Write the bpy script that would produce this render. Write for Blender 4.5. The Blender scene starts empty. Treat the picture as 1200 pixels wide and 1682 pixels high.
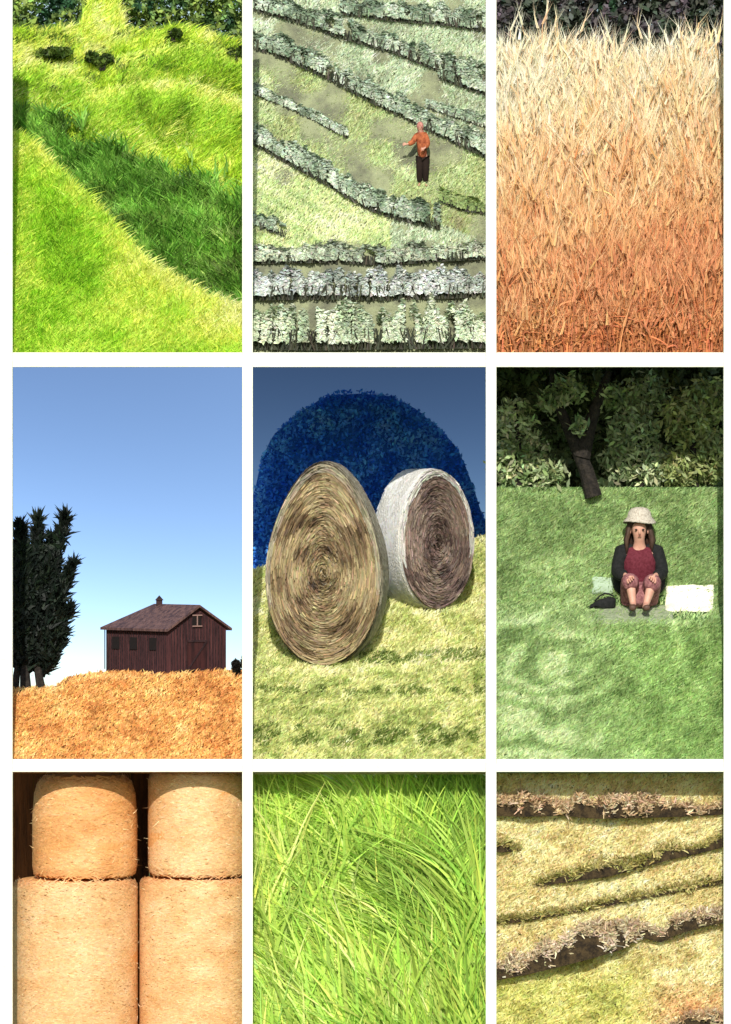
import bpy, bmesh, math, random
import numpy as np
from mathutils import Vector, Matrix
from mathutils.noise import noise as mnoise

# ---------------------------------------------------------------- camera, world, sun
K = 0.005            # metres per pixel of the photograph on the front plane of the display
DC = 8000.0          # camera distance in those pixels
CX, CY, GY = 600.0, 841.0, 2000.0
SC = bpy.context.scene
C = SC.collection
rng = np.random.default_rng(7)
random.seed(7)

cam_d = bpy.data.cameras.new('camera')
cam = bpy.data.objects.new('camera', cam_d); C.objects.link(cam)
cam.location = (0, -DC * K, (GY - CY) * K)
cam.rotation_euler = (math.radians(90), 0, 0)
cam_d.sensor_fit = 'VERTICAL'
cam_d.angle = 2 * math.atan(841.0 / DC)
cam_d.clip_end = 20000
SC.camera = cam

SUN_EL, SUN_AZ = math.radians(33), math.radians(1.5)      # azimuth: to the left of the camera's back
sd = Vector((-math.cos(SUN_EL) * math.sin(SUN_AZ), -math.cos(SUN_EL) * math.cos(SUN_AZ), math.sin(SUN_EL)))
SUN_ROT = math.atan2(sd.x, sd.y)
w = bpy.data.worlds.new('World'); SC.world = w; w.use_nodes = True
nt = w.node_tree; nt.nodes.clear()
wo = nt.nodes.new('ShaderNodeOutputWorld'); bg = nt.nodes.new('ShaderNodeBackground'); sk = nt.nodes.new('ShaderNodeTexSky')
sk.sky_type = 'NISHITA'; sk.sun_disc = False; sk.sun_elevation = SUN_EL; sk.sun_rotation = SUN_ROT
bg.inputs[1].default_value = 0.12
nt.links.new(sk.outputs[0], bg.inputs[0]); nt.links.new(bg.outputs[0], wo.inputs[0])
sl = bpy.data.lights.new('sun', 'SUN'); sl.energy = 4.6; sl.angle = math.radians(0.5); sl.color = (1, .95, .87)
so = bpy.data.objects.new('sun', sl); C.objects.link(so)
so.rotation_euler = sd.to_track_quat('Z', 'Y').to_euler(); so.location = (-20, -20, 30)
SC.view_settings.view_transform = 'Standard'; SC.view_settings.look = 'None'
SC.view_settings.exposure = 0.0; SC.view_settings.gamma = 1.0

# ---------------------------------------------------------------- helpers
def S(d): return (DC + d) / DC
def W(x, y, d):
    s = (DC + d) / DC
    return np.stack(np.broadcast_arrays((x - CX) * s * K, d * K, (GY - CY) * K + (CY - y) * s * K), -1).astype(float)
def WV(x, y, d): return Vector(W(float(x), float(y), float(d)).tolist())
def lin(c):
    c = np.asarray(c, float) / 255.0
    return np.where(c <= .04045, c / 12.92, ((c + .055) / 1.055) ** 2.4)
def vn(x, y, sc, seed=0):
    """smooth value noise 0..1"""
    r = np.random.default_rng(seed + 1000).random((64, 64))
    u = np.asarray(x, float) / sc + 13.3; v = np.asarray(y, float) / sc + 7.7
    i = np.floor(u).astype(int); j = np.floor(v).astype(int); fu = u - i; fv = v - j
    fu = fu * fu * (3 - 2 * fu); fv = fv * fv * (3 - 2 * fv)
    g = lambda a, b: r[a % 64, b % 64]
    return (g(i, j) * (1 - fu) + g(i + 1, j) * fu) * (1 - fv) + (g(i, j + 1) * (1 - fu) + g(i + 1, j + 1) * fu) * fv
def poly(pts):
    xs = [p[0] for p in pts]; ys = [p[1] for p in pts]
    return lambda x: np.interp(x, xs, ys)
def tag(o, label=None, cat=None, group=None, kind=None):
    if label: o['label'] = label
    if cat: o['category'] = cat
    if group: o['group'] = group
    if kind: o['kind'] = kind
    return o
def empty(name, loc, label, cat, group=None, rz=0):
    o = bpy.data.objects.new(name, None); C.objects.link(o); o.location = loc; o.rotation_euler = (0, 0, rz)
    o.empty_display_size = .2
    return tag(o, label, cat, group)
def link(name, me, mat, parent=None, loc=None):
    o = bpy.data.objects.new(name, me); C.objects.link(o)
    if mat: me.materials.clear(); me.materials.append(mat)
    if parent: o.parent = parent
    if loc is not None: o.location = loc
    return o
def npmesh(name, V, F, mat, col=None, parent=None, loc=None, smooth=False, nper=4):
    """V (n,3); F (m,nper) ; col (n,3) linear"""
    me = bpy.data.meshes.new(name); n = len(V); m = len(F)
    me.vertices.add(n); me.vertices.foreach_set('co', np.ascontiguousarray(V, dtype=np.float32).ravel())
    me.loops.add(m * nper); me.loops.foreach_set('vertex_index', np.ascontiguousarray(F, dtype=np.int32).ravel())
    me.polygons.add(m); me.polygons.foreach_set('loop_start', np.arange(0, m * nper, nper, dtype=np.int32))
    me.polygons.foreach_set('loop_total', np.full(m, nper, dtype=np.int32))
    if smooth: me.polygons.foreach_set('use_smooth', np.ones(m, dtype=bool))
    me.update(calc_edges=True)
    if col is not None:
        a = me.color_attributes.new('tint', 'FLOAT_COLOR', 'POINT')
        cc = np.ones((n, 4), dtype=np.float32); cc[:, :3] = np.clip(col, 0, 1)
        a.data.foreach_set('color', cc.ravel())
    return link(name, me, mat, parent, loc)
def unit(v): return v / np.maximum(np.linalg.norm(v, axis=-1, keepdims=True), 1e-9)
def strip_data(base, dirn, length, width, bend, col, seg=3, taper=1.0, wdir=None, tipcol=None, world=True):
    n = len(base); dirn = unit(dirn)
    if wdir is None:
        r = rng.normal(size=(n, 3)); r[:, 1] *= .45
        wdir = np.cross(dirn, np.cross(r, dirn))
    wdir = unit(wdir)
    L = np.asarray(length).reshape(-1, 1) * np.ones((n, 1)); Wd = np.asarray(width).reshape(-1, 1) * np.ones((n, 1))
    V = np.zeros((n, seg + 1, 2, 3)); CO = np.zeros((n, seg + 1, 2, 3))
    for k in range(seg + 1):
        t = k / seg
        p = base + dirn * L * t + bend * L * t * t
        ww = Wd * (.5 * (1 - taper * t ** 1.6) + .02)
        V[:, k, 0] = p - wdir * ww; V[:, k, 1] = p + wdir * ww
        c = col if tipcol is None else col * (1 - t) + tipcol * t
        CO[:, k, 0] = c; CO[:, k, 1] = c
    idx = np.arange(n)[:, None] * (seg + 1) * 2
    F = np.concatenate([np.stack([idx[:, 0] + 2 * k, idx[:, 0] + 2 * k + 1, idx[:, 0] + 2 * k + 3, idx[:, 0] + 2 * k + 2], -1) for k in range(seg)], 0)
    V = V.reshape(-1, 3)
    if CLIP and world:
        ok = compartment(V, (seg + 1) * 2); F = F[np.tile(ok, seg)]
    return V, F, CO.reshape(-1, 3)
CLIP = None
def compartment(V, nv):
    """plants stay inside their compartment: pressed against its sides, left out where they would poke through front or floor"""
    X0, X1, Y0, Y1 = CLIP
    s = (DC + V[:, 1] / K) / DC
    xi = np.clip(V[:, 0] / (s * K) + CX, X0, X1); V[:, 0] = (xi - CX) * s * K
    yi = CY - (V[:, 2] - (GY - CY) * K) / (s * K)
    bad = (V[:, 1] < 2 * K) | (yi > Y1) | (yi < Y0)
    return ~bad.reshape(-1, nv).any(1)
def join_data(parts):
    Vs, Fs, Cs, o = [], [], [], 0
    for V, F, CO in parts:
        Vs.append(V); Fs.append(F + o); Cs.append(CO); o += len(V)
    return np.concatenate(Vs), np.concatenate(Fs), np.concatenate(Cs)
def strips(name, mat, parent=None, loc=None, **k):
    V, F, CO = strip_data(**k)
    if loc is not None: V = V - np.array(loc)
    return npmesh(name, V, F, mat, CO, parent, loc)
def leaf_data(P, size, col, flat=0.0, asp=.5, nrm=None):
    n = len(P); a = rng.normal(size=(n, 3))
    if nrm is not None: a = np.cross(a, nrm) + a * .25
    a = unit(a)
    b = unit(np.cross(a, rng.normal(size=(n, 3)))) if nrm is None else unit(np.cross(a, nrm + rng.normal(size=(n, 3)) * .5))
    s = np.asarray(size).reshape(-1, 1) * np.ones((n, 1))
    V = np.stack([P - a * s, P + b * s * asp, P + a * s, P - b * s * asp], 1).reshape(-1, 3)
    F = np.arange(4 * n).reshape(-1, 4)
    return V, F, np.repeat(col, 4, 0)
def jit(n, c, a=.15, g=1.0):
    """n jittered copies of an sRGB colour (or (n,3)), linear"""
    c = lin(c) * g
    return np.clip(c * (1 + a * rng.normal(size=(n, 1))) * (1 + a * .35 * rng.normal(size=(n, 3))), .003, .95)
def ramp(t, cols):
    cols = [lin(c) for c in cols]; t = np.clip(t, 0, 1) * (len(cols) - 1)
    out = np.zeros((len(t), 3))
    for k in range(3): out[:, k] = np.interp(t, range(len(cols)), [c[k] for c in cols])
    return out
def jl(c, a=.15):
    n = len(c)
    return np.clip(c * np.exp(a * rng.normal(size=(n, 1))) * (1 + a * .3 * rng.normal(size=(n, 3))), .003, .95)
def sheet(name, x0, x1, nx, y0, y1, ny, dfun, mat, kind='structure', yfun=None, back=0):
    """ground surface seen between image rows y0 (bottom) and y1 (top); yfun(x): crest replaces y1; rolls off behind"""
    xs = np.linspace(x0, x1, nx); v = np.linspace(0, 1, ny)
    X, Vv = np.meshgrid(xs, v)
    top = yfun(X) if yfun else np.full_like(X, y1)
    Y = y0 + (top - y0) * Vv
    D = dfun(X, Y)
    P = [W(X, Y, D)]
    if back:
        for k in (1, 2, 3):
            P.append(W(X[-1:], Y[-1:] + (k * k) * back * .12, D[-1:] + k * back * .4))
    P = np.concatenate(P, 0); ny2 = P.shape[0]
    V = P.reshape(-1, 3); i = np.arange((ny2 - 1) * nx).reshape(ny2 - 1, nx)[:, :-1].ravel()
    F = np.stack([i, i + 1, i + nx + 1, i + nx], -1)
    o = npmesh(name, V, F, mat, smooth=True); o['kind'] = kind
    return o
def inreg(n, x0, x1, y0, y1, test=None):
    x = rng.uniform(x0, x1, n); y = rng.uniform(y0, y1, n)
    if test is not None:
        m = test(x, y); x = x[m]; y = y[m]
    return x, y

# ---------------------------------------------------------------- materials
def mat(name, base=None, attr=False, rough=.7, noise=None, bump=0.0, bscale=60, trans=0.0, spec=.3, coord='Object', island=0.0, stretch=None):
    m = bpy.data.materials.new(name); m.use_nodes = True; t = m.node_tree; N = t.nodes; Lk = t.links
    b = N['Principled BSDF']; b.inputs['Roughness'].default_value = rough; b.inputs['Specular IOR Level'].default_value = spec
    tc = N.new('ShaderNodeTexCoord'); src = tc.outputs[coord]
    if stretch:
        mp = N.new('ShaderNodeMapping'); mp.inputs['Scale'].default_value = stretch; Lk.new(src, mp.inputs[0]); src = mp.outputs[0]
    colout = None
    if attr:
        a = N.new('ShaderNodeAttribute'); a.attribute_name = 'tint'; colout = a.outputs['Color']
    if noise:
        scale, c2, lo, hi = noise
        n = N.new('ShaderNodeTexNoise'); n.inputs['Scale'].default_value = scale; n.inputs['Detail'].default_value = 8; n.inputs['Roughness'].default_value = .65
        Lk.new(src, n.inputs['Vector'])
        r = N.new('ShaderNodeMapRange'); r.inputs[1].default_value = lo; r.inputs[2].default_value = hi; Lk.new(n.outputs[0], r.inputs[0])
        mx = N.new('ShaderNodeMix'); mx.data_type = 'RGBA'; Lk.new(r.outputs[0], mx.inputs[0])
        if colout: Lk.new(colout, mx.inputs[6])
        else: mx.inputs[6].default_value = (*base, 1)
        mx.inputs[7].default_value = (*c2, 1); colout = mx.outputs[2]
    if colout: Lk.new(colout, b.inputs['Base Color'])
    else: b.inputs['Base Color'].default_value = (*base, 1)
    if bump:
        n2 = N.new('ShaderNodeTexNoise'); n2.inputs['Scale'].default_value = bscale; n2.inputs['Detail'].default_value = 6
        Lk.new(src, n2.inputs['Vector'])
        bp = N.new('ShaderNodeBump'); bp.inputs['Strength'].default_value = bump; bp.inputs['Distance'].default_value = .02
        Lk.new(n2.outputs[0], bp.inputs['Height']); Lk.new(bp.outputs[0], b.inputs['Normal'])
    if trans:
        tr = N.new('ShaderNodeBsdfTranslucent'); ms = N.new('ShaderNodeMixShader'); ms.inputs[0].default_value = trans
        if colout: Lk.new(colout, tr.inputs[0])
        else: tr.inputs[0].default_value = (*base, 1)
        Lk.new(b.outputs[0], ms.inputs[1]); Lk.new(tr.outputs[0], ms.inputs[2])
        Lk.new(ms.outputs[0], N['Material Output'].inputs[0])
    return m
def L3(r, g, b): return tuple(lin((r, g, b)).tolist())
M_blade = mat('grass_blade', attr=True, rough=.55, trans=.25, spec=.35)
M_straw = mat('dry_straw', attr=True, rough=.6, trans=.08, spec=.3)
M_leaf = mat('leaf', attr=True, rough=.6, trans=.15, spec=.3)
M_white = mat('white_paint', L3(240, 240, 228), rough=.55, noise=(9, L3(222, 226, 200), .45, .75), bump=.25, bscale=40)
M_soil_green = mat('mossy_soil', L3(80, 110, 40), rough=.95, noise=(6, L3(60, 80, 32), .4, .65), bump=.6)
M_soil_dark = mat('dark_soil', L3(70, 68, 50), rough=.95, noise=(7, L3(44, 46, 36), .4, .65), bump=.7)
M_bark = mat('bark', L3(52, 46, 40), rough=.9, noise=(20, L3(30, 27, 24), .4, .6), bump=.8)

def sky_mat(name, el0, strength, dens=(1, 1, 1), elev=30, rot=180, alt=0):
    """Sky Texture on a curved sky backdrop; the direction comes from the backdrop's own shape"""
    m = bpy.data.materials.new(name); m.use_nodes = True; t = m.node_tree; N = t.nodes; N.clear()
    o = N.new('ShaderNodeOutputMaterial'); e = N.new('ShaderNodeEmission'); s = N.new('ShaderNodeTexSky'); tc = N.new('ShaderNodeTexCoord')
    s.sky_type = 'NISHITA'; s.sun_disc = False; s.sun_elevation = math.radians(elev); s.sun_rotation = math.radians(rot); s.altitude = alt
    s.air_density, s.dust_density, s.ozone_density = dens
    vm = N.new('ShaderNodeVectorMath'); vm.operation = 'NORMALIZE'
    t.links.new(tc.outputs['Object'], vm.inputs[0]); t.links.new(vm.outputs[0], s.inputs[0])
    e.inputs[1].default_value = strength
    t.links.new(s.outputs[0], e.inputs[0]); t.links.new(e.outputs[0], o.inputs[0])
    return m
def sky_backdrop(x0, x1, ytop, yhor, d, radius, m):
    """curved vertical sweep: origin of the object = centre of its curve on the horizon"""
    o = WV((x0 + x1) / 2, yhor, d); o.y = (d - radius * S(d)) * K
    s = S(d) * K; V = []; n = 40; nx = 12
    amax = math.asin(min(.98, (yhor - ytop + 30) / radius)); amin = -.12
    for j in range(n + 1):
        a = amin + (amax - amin) * j / n
        for i in range(nx + 1):
            V.append((((i / nx) - .5) * (x1 - x0) * s, radius * math.cos(a) * s, radius * math.sin(a) * s))
    F = [(j * (nx + 1) + i, j * (nx + 1) + i + 1, (j + 1) * (nx + 1) + i + 1, (j + 1) * (nx + 1) + i) for j in range(n) for i in range(nx)]
    ob = npmesh('sky', np.array(V), np.array(F), m, smooth=True, loc=o); ob['kind'] = 'structure'
    return ob

# ---------------------------------------------------------------- generic bmesh builders
def bmobj(name, bm, m, parent=None, loc=None, smooth=False, bevel=0):
    if bevel: bmesh.ops.bevel(bm, geom=bm.edges[:], offset=bevel, segments=2, affect='EDGES', profile=.6)
    bmesh.ops.recalc_face_normals(bm, faces=bm.faces[:])
    me = bpy.data.meshes.new(name); bm.to_mesh(me); bm.free()
    if smooth:
        for p in me.polygons: p.use_smooth = True
    return link(name, me, m, parent, loc)
def box(bm, a, b, M=None):
    vs = [bm.verts.new((x, y, z)) for z in (a[2], b[2]) for y in (a[1], b[1]) for x in (a[0], b[0])]
    if M is not None:
        for v in vs: v.co = M @ v.co
    for f in ((0, 1, 3, 2), (4, 6, 7, 5), (0, 4, 5, 1), (2, 3, 7, 6), (0, 2, 6, 4), (1, 5, 7, 3)): bm.faces.new([vs[i] for i in f])
def prism(bm, base, vec):
    a = [bm.verts.new(p) for p in base]; b = [bm.verts.new(Vector(p) + Vector(vec)) for p in base]; n = len(a)
    bm.faces.new(a); bm.faces.new(list(reversed(b)))
    for i in range(n): bm.faces.new((a[i], b[i], b[(i + 1) % n], a[(i + 1) % n]))
def blob(bm, c, r, seg=16, rings=10, M=None):
    res = bmesh.ops.create_uvsphere(bm, u_segments=seg, v_segments=rings, radius=1)
    for v in res['verts']:
        v.co = Vector((v.co.x * r[0], v.co.y * r[1], v.co.z * r[2]))
        if M is not None: v.co = M @ v.co
        v.co += Vector(c)
def skin(name, pts, edges, m, parent, unitk, sub=2, root=0):
    """pts: [(x,d,z,r) or (x,d,z,(rx,ry))] in px units; one continuous skinned surface"""
    me = bpy.data.meshes.new(name); me.from_pydata([(p[0] * unitk, p[1] * unitk, p[2] * unitk) for p in pts], edges, [])
    o = bpy.data.objects.new(name, me); C.objects.link(o)
    md = o.modifiers.new('s', 'SKIN'); md.use_smooth_shade = True
    for i, p in enumerate(pts):
        r = p[3] if isinstance(p[3], tuple) else (p[3], p[3])
        me.skin_vertices[0].data[i].radius = (r[0] * unitk, r[1] * unitk)
        me.skin_vertices[0].data[i].use_root = (i == root)
    o.modifiers.new('b', 'SUBSURF').levels = sub
    dg = bpy.context.evaluated_depsgraph_get(); dg.update()
    nm = bpy.data.meshes.new_from_object(o.evaluated_get(dg))
    bpy.data.objects.remove(o); bpy.data.meshes.remove(me)
    nm.name = name
    for p in nm.polygons: p.use_smooth = True
    return link(name, nm, m, parent)
def limb_tube(bm, pts, radii, seg=8):
    rings = []
    for i, p in enumerate(pts):
        p = Vector(p); a = Vector(pts[max(i - 1, 0)]); b = Vector(pts[min(i + 1, len(pts) - 1)])
        t = (b - a).normalized(); u = t.cross(Vector((0.01, 1, 0.02))).normalized(); v = t.cross(u)
        rings.append([bm.verts.new(p + (u * math.cos(k * 2 * math.pi / seg) + v * math.sin(k * 2 * math.pi / seg)) * radii[i]) for k in range(seg)])
    for A, B in zip(rings, rings[1:]):
        for k in range(seg): bm.faces.new((A[k], A[(k + 1) % seg], B[(k + 1) % seg], B[k]))
    bm.faces.new(rings[0]); bm.faces.new(list(reversed(rings[-1])))

# ---------------------------------------------------------------- surroundings and the white display frame
V = np.array([(-6000, -6000, 0), (6000, -6000, 0), (6000, 6000, 0), (-6000, 6000, 0)], float)
g = npmesh('ground', V, np.array([[0, 1, 2, 3]]), mat('lawn', L3(110, 130, 70), rough=.95, noise=(.6, L3(90, 110, 60), .4, .6)))
g['kind'] = 'structure'
fr = empty('display_frame', (0, 0, 0), 'white painted grid frame dividing nine country scenes in three rows of three', 'frame')
ups = [(-44, 20.5), (397.5, 415), (797.5, 815), (1188, 1250)]
for a, b in ups:
    bm = bmesh.new(); p = WV(a, 1990, 0); q = WV(b, -70, 0)
    box(bm, (p.x, -.02, 0), (q.x, .035, q.z)); bmobj('upright', bm, M_white, fr, bevel=.006)
for (t_, b_) in ((579, 603), (1247, 1268), (1905, 1940)):
    for (u0, u1) in zip(ups, ups[1:]):
        bm = bmesh.new(); p = WV(u0[1], b_, 0); q = WV(u1[0], t_, 0)
        box(bm, (p.x, -.01, p.z), (q.x, .03, q.z)); bmobj('rail', bm, M_white, fr, bevel=.006)

# ================================================================ PANEL 1 : lime green grass hills
CLIP = (-42, 404, -200, 596)
def d1b(x, y): return 120 + (590 - y) * .35 + 34 * (vn(x, y, 90, 3) - .5) + 12 * vn(x, y, 30, 4)
ridge1 = poly([(-10, 40), (60, 42), (128, 34), (146, -20), (192, -20), (204, 40), (240, 48), (290, 34), (330, 44), (370, 58), (412, 74)])
crest1 = poly([(-10, 224), (21, 226), (45, 232), (75, 262), (110, 300), (160, 345), (210, 402), (250, 440), (300, 468), (345, 492), (410, 512)])
def d1f(x, y): return 16 + (592 - y) * .27 + 14 * (vn(x, y, 70, 5) - .5)
band = poly([(15, 190), (50, 208), (90, 228), (130, 250), (170, 262), (220, 290), (270, 315), (320, 330), (360, 350), (410, 372)])
sheet('hill', -40, 404, 60, 600, 30, 60, d1b, M_soil_green, yfun=ridge1, back=60)
sheet('hill', -40, 404, 60, 598, 200, 40, d1f, M_soil_green, yfun=crest1, back=60)
G1 = 1.35
def grassfield(name, label, x, y, dfun, cols, h, wd, lean=(.25, 0, 0), spread=.35, a=.2, seg=3, m=None, bendz=-.15, cat='grass'):
    n = len(x); B = W(x, y, dfun(x, y))
    h = h * (0.6 + .8 * rng.random(n)) * K
    dirn = np.stack([lean[0] + spread * rng.normal(size=n), lean[1] + spread * .6 * rng.normal(size=n), np.ones(n)], -1)
    bend = np.stack([.35 * rng.normal(size=n) + lean[0], -.15 + .3 * rng.normal(size=n), np.full(n, bendz)], -1)
    o = strips(name, m or M_blade, base=B, dirn=dirn, length=h, width=wd * K * (.7 + .6 * rng.random(n)), bend=bend, col=jl(cols, a), seg=seg)
    tag(o, label, cat, None, 'stuff'); return o
x, y = inreg(70000, 0, 410, -20, 560, lambda x, y: (y < band(x) + 12 * rng.normal(size=len(x)) + 60 * (vn(x, y, 26, 340) - .5)) & (y > ridge1(x) + 12))
tn = .55 * vn(x, y, 45, 11) + .45 * vn(x, y, 16, 12) - .0006 * (y - 150)
cols = ramp(tn * 1.25 - .1, [(122, 150, 30), (172, 200, 58), (206, 228, 102), (226, 238, 156)]) * G1
grassfield('grass', 'bright lime green grass covering the far rounded hillside', x, y, d1b, cols, 17, 2.6)
x, y = inreg(42000, 0, 412, 190, 560, lambda x, y: (y > band(x) - 12 * rng.random(len(x)) + 90 * (vn(x, y, 20, 341) - .55) + 14 * rng.normal(size=len(x))) & (y < crest1(x) + 30))
tn = .5 * vn(x, y, 28, 13) + .5 * vn(x, y, 11, 14)
cols = ramp(tn, [(50, 84, 24), (92, 142, 48), (134, 180, 76), (190, 218, 130)]) * 1.15 * (.3 + 1.5 * vn(x, y, 15, 342))[:, None]  # the gully's shade is put into these darker blade colours
grassfield('shade_toned_grass', 'grass blades coloured dark for the shade filling the gully between the lime hills', x, y, lambda x, y: d1b(x, y) - 20, cols, 34, 3.4, lean=(-.1, 0, 0), cat='shade_toned_grass')
x, y = inreg(70000, 0, 412, 215, 600, lambda x, y: y > crest1(x) + 2)
tn = .5 * vn(x, y, 50, 15) + .3 * vn(x, y, 14, 16) + .35 * np.exp(-((y - crest1(x)) / 60.0) ** 2) + .3 * np.exp(-(((x - 330) / 110) ** 2 + ((y - 540) / 50) ** 2))
cols = ramp(tn - .05, [(118, 164, 36), (160, 198, 56), (204, 222, 100), (228, 236, 152)]) * G1
grassfield('grass', 'yellow green grass on the near slope running down to the right', x, y, d1f, cols, 20, 2.8, lean=(.1, 0, 0))

def leafblob(n, cx, cy, rx, ry, d, rd, hollow=.5):
    u = unit(rng.normal(size=(n, 3))) * (hollow + (1 - hollow) * rng.random((n, 1)) ** .6)
    return W(cx + u[:, 0] * rx, cy - u[:, 2] * ry, d + u[:, 1] * rd)
def shrub(label, cx, cy, rx, ry, d, cols, n=900, size=4, group=None, name='shrub', cat='shrub'):
    if d is None: d = float(d1b(cx, cy + ry)) - 14
    base = WV(cx, cy + ry, d); e = empty(name, base, label, cat, group)
    cl = []
    for k in range(max(3, int(rx / 9))):
        ox = rng.uniform(-.7, .7) * rx; oy = rng.uniform(-.35, .35) * ry
        cl.append(leafblob(n // max(3, int(rx / 9)), cx + ox, cy + oy, rx * .45, ry * .7, d + rng.uniform(-.4, .4) * rx, rx * .4))
    P = np.concatenate(cl); tn = vn(P[:, 0] / K, P[:, 2] / K, 7, 21)
    V, F, CO = leaf_data(P, size * K * (.6 + .8 * rng.random(len(P))), jl(ramp(tn, cols), .2))
    npmesh('foliage', V - np.array(base), F, M_leaf, CO, e)
    bm = bmesh.new()
    for k in range(3):
        a = rng.uniform(-.4, .4) * rx * K
        limb_tube(bm, [(a * .3, 0, -ry * .3 * K), (a * .6, 0, ry * .5 * K), (a, 0, ry * 1.3 * K)], [.012, .009, .004], 6)
    bmobj('stem', bm, M_bark, e)
    return e
def rolling(label, crest, x0, x1, ydepth, off, seed, n):
    # one more rounded grassy swell standing in front of the hillside
    f_ = poly(crest); dd = lambda x, y: d1b(x, y) - off * np.clip(1.05 - (y - f_(x)) / ydepth, 0, 1)
    sheet('hill', x0, x1, 50, f_(x1) + ydepth, 0, 16, lambda x, y: dd(x, y), M_soil_green, yfun=f_, back=40)
    x, y = inreg(n, x0, x1, 60, 330, lambda x, y: (y > f_(x) + 2) & (y < f_(x1) + ydepth + 10 * rng.random(len(x))))
    tn = .45 * vn(x, y, 34, seed) + .25 * vn(x, y, 12, seed + 1) + .4 * np.exp(-((y - f_(x)) / 22.0) ** 2) - .1
    grassfield('grass', label, x, y, dd, ramp(tn, [(104, 140, 34), (160, 194, 60), (206, 226, 110), (228, 238, 160)]) * G1, 15, 2.6)
rolling('lime grass swell at the upper left of the hillside with a pale crest', [(-40, 122), (20, 110), (60, 103), (100, 112), (130, 136), (152, 150)], -40, 150, 70, 14, 301, 12000)
rolling('broad yellow green swell crossing the middle of the hillside', [(128, 160), (190, 146), (260, 138), (330, 146), (404, 168)], 130, 404, 76, 16, 311, 24000)
rolling('pale grass swell high on the right of the hillside', [(190, 96), (250, 84), (310, 76), (360, 84), (404, 98)], 190, 404, 50, 12, 321, 14000)
x, y = inreg(9000, 20, 404, 60, 170, lambda x, y: (vn(x, y * 2.2, 26, 331) > .62))
grassfield('tall_grass', 'scattered darker grass tufts between the swells of the lime hillside', x, y, d1b, ramp(vn(x, y, 12, 332), [(60, 84, 24), (110, 140, 50), (150, 170, 80)]), 16, 2.8, cat='tall grass')
DG = [(30, 44, 14), (62, 84, 26), (110, 132, 54)]
shrub('low dark olive hedge in upper left of the lime hillside', 88, 88, 38, 13, None, DG, 1300, group='dark shrubs on the lime hillside')
shrub('round dark shrub above the pale grass tuft of the lime hillside', 168, 98, 27, 14, None, DG, 1000, group='dark shrubs on the lime hillside')
shrub('smallest dark bush high on the right of the lime hillside', 285, 56, 12, 10, None, DG, 500, group='dark shrubs on the lime hillside')
shrub('dark bush at the right edge beside the white upright on the lime hillside', 388, 86, 14, 12, None, DG, 500, group='dark shrubs on the lime hillside')
shrub('small dark bush at the left edge where the gully begins', 36, 196, 15, 15, None, DG, 700, group='dark shrubs on the lime hillside')
def wood(label, x0, x1, y0, y1, d, cols, n, size, tsc=14, seed=31):
    x = rng.uniform(x0, x1, n); y = rng.uniform(y0, y1, n); dd = d + rng.uniform(-40, 40, n) - 60 * vn(x, y, 22, seed)
    P = W(x, y, dd); tn = .6 * vn(x, y, tsc, seed + 1) + .4 * vn(x, y * .4, 10, seed + 2)
    V, F, CO = leaf_data(P, size * K * (.6 + .8 * rng.random(n)), jl(ramp(tn, cols), .2))
    o = npmesh('woodland', V, F, M_leaf, CO); tag(o, label, 'wood', None, 'stuff'); return o
wood('blurred mixed woodland along the top of the lime hill', -40, 404, -60, 78, 430, [(30, 50, 18), (70, 100, 50), (150, 175, 85), (60, 100, 70), (22, 45, 30)], 14000, 6, 26)

# ================================================================ PANEL 2 : tea terraces with a picker
CLIP = (407, 805, -200, 596)
def d2(x, y): return 30 + (590 - y) * .42
sheet('terraces', 406, 805, 60, 598, -60, 80, lambda x, y: d2(x, y) + 16 * (vn(x, y, 40, 40) - .5), mat('terrace_soil', L3(150, 156, 120), rough=.95, noise=(5, L3(110, 112, 92), .4, .62), bump=.8), back=40)
x, y = inreg(60000, 405, 808, -30, 420)
wedge = (y > poly([(410, 60), (520, 118), (620, 175), (700, 225), (800, 260)])(x)) & (y < poly([(410, 225), (500, 275), (620, 345), (720, 370), (800, 400)])(x))
gcol = ramp(.6 * vn(x, y, 40, 41) + .4 * vn(x, y, 12, 42), [(140, 150, 116), (168, 182, 142), (196, 208, 172)])
wc = ramp(.6 * vn(x, y, 45, 43) + .4 * vn(x, y, 12, 44), [(150, 144, 104), (154, 164, 100), (164, 180, 118), (190, 196, 146)])
low = (y > 235) & (x < 640) & ~wedge
lc = ramp(.5 * vn(x - y * 1.6, y * .2, 16, 45) + .5 * vn(x, y, 30, 46), [(140, 160, 95), (185, 200, 130), (210, 218, 165)])
cols = np.where(wedge[:, None], wc, np.where(low[:, None], lc, gcol)); cols = (cols * .8 + .2 * cols.mean(1, keepdims=True)) * np.array([1.75, 1.75, 1.9])
grassfield('grass', 'dry grey green turf on the tea terraces', x, y, d2, cols, 8, 2.0, seg=2)
HD = [(80, 98, 74), (138, 156, 130), (186, 200, 176), (222, 232, 214)]
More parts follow.
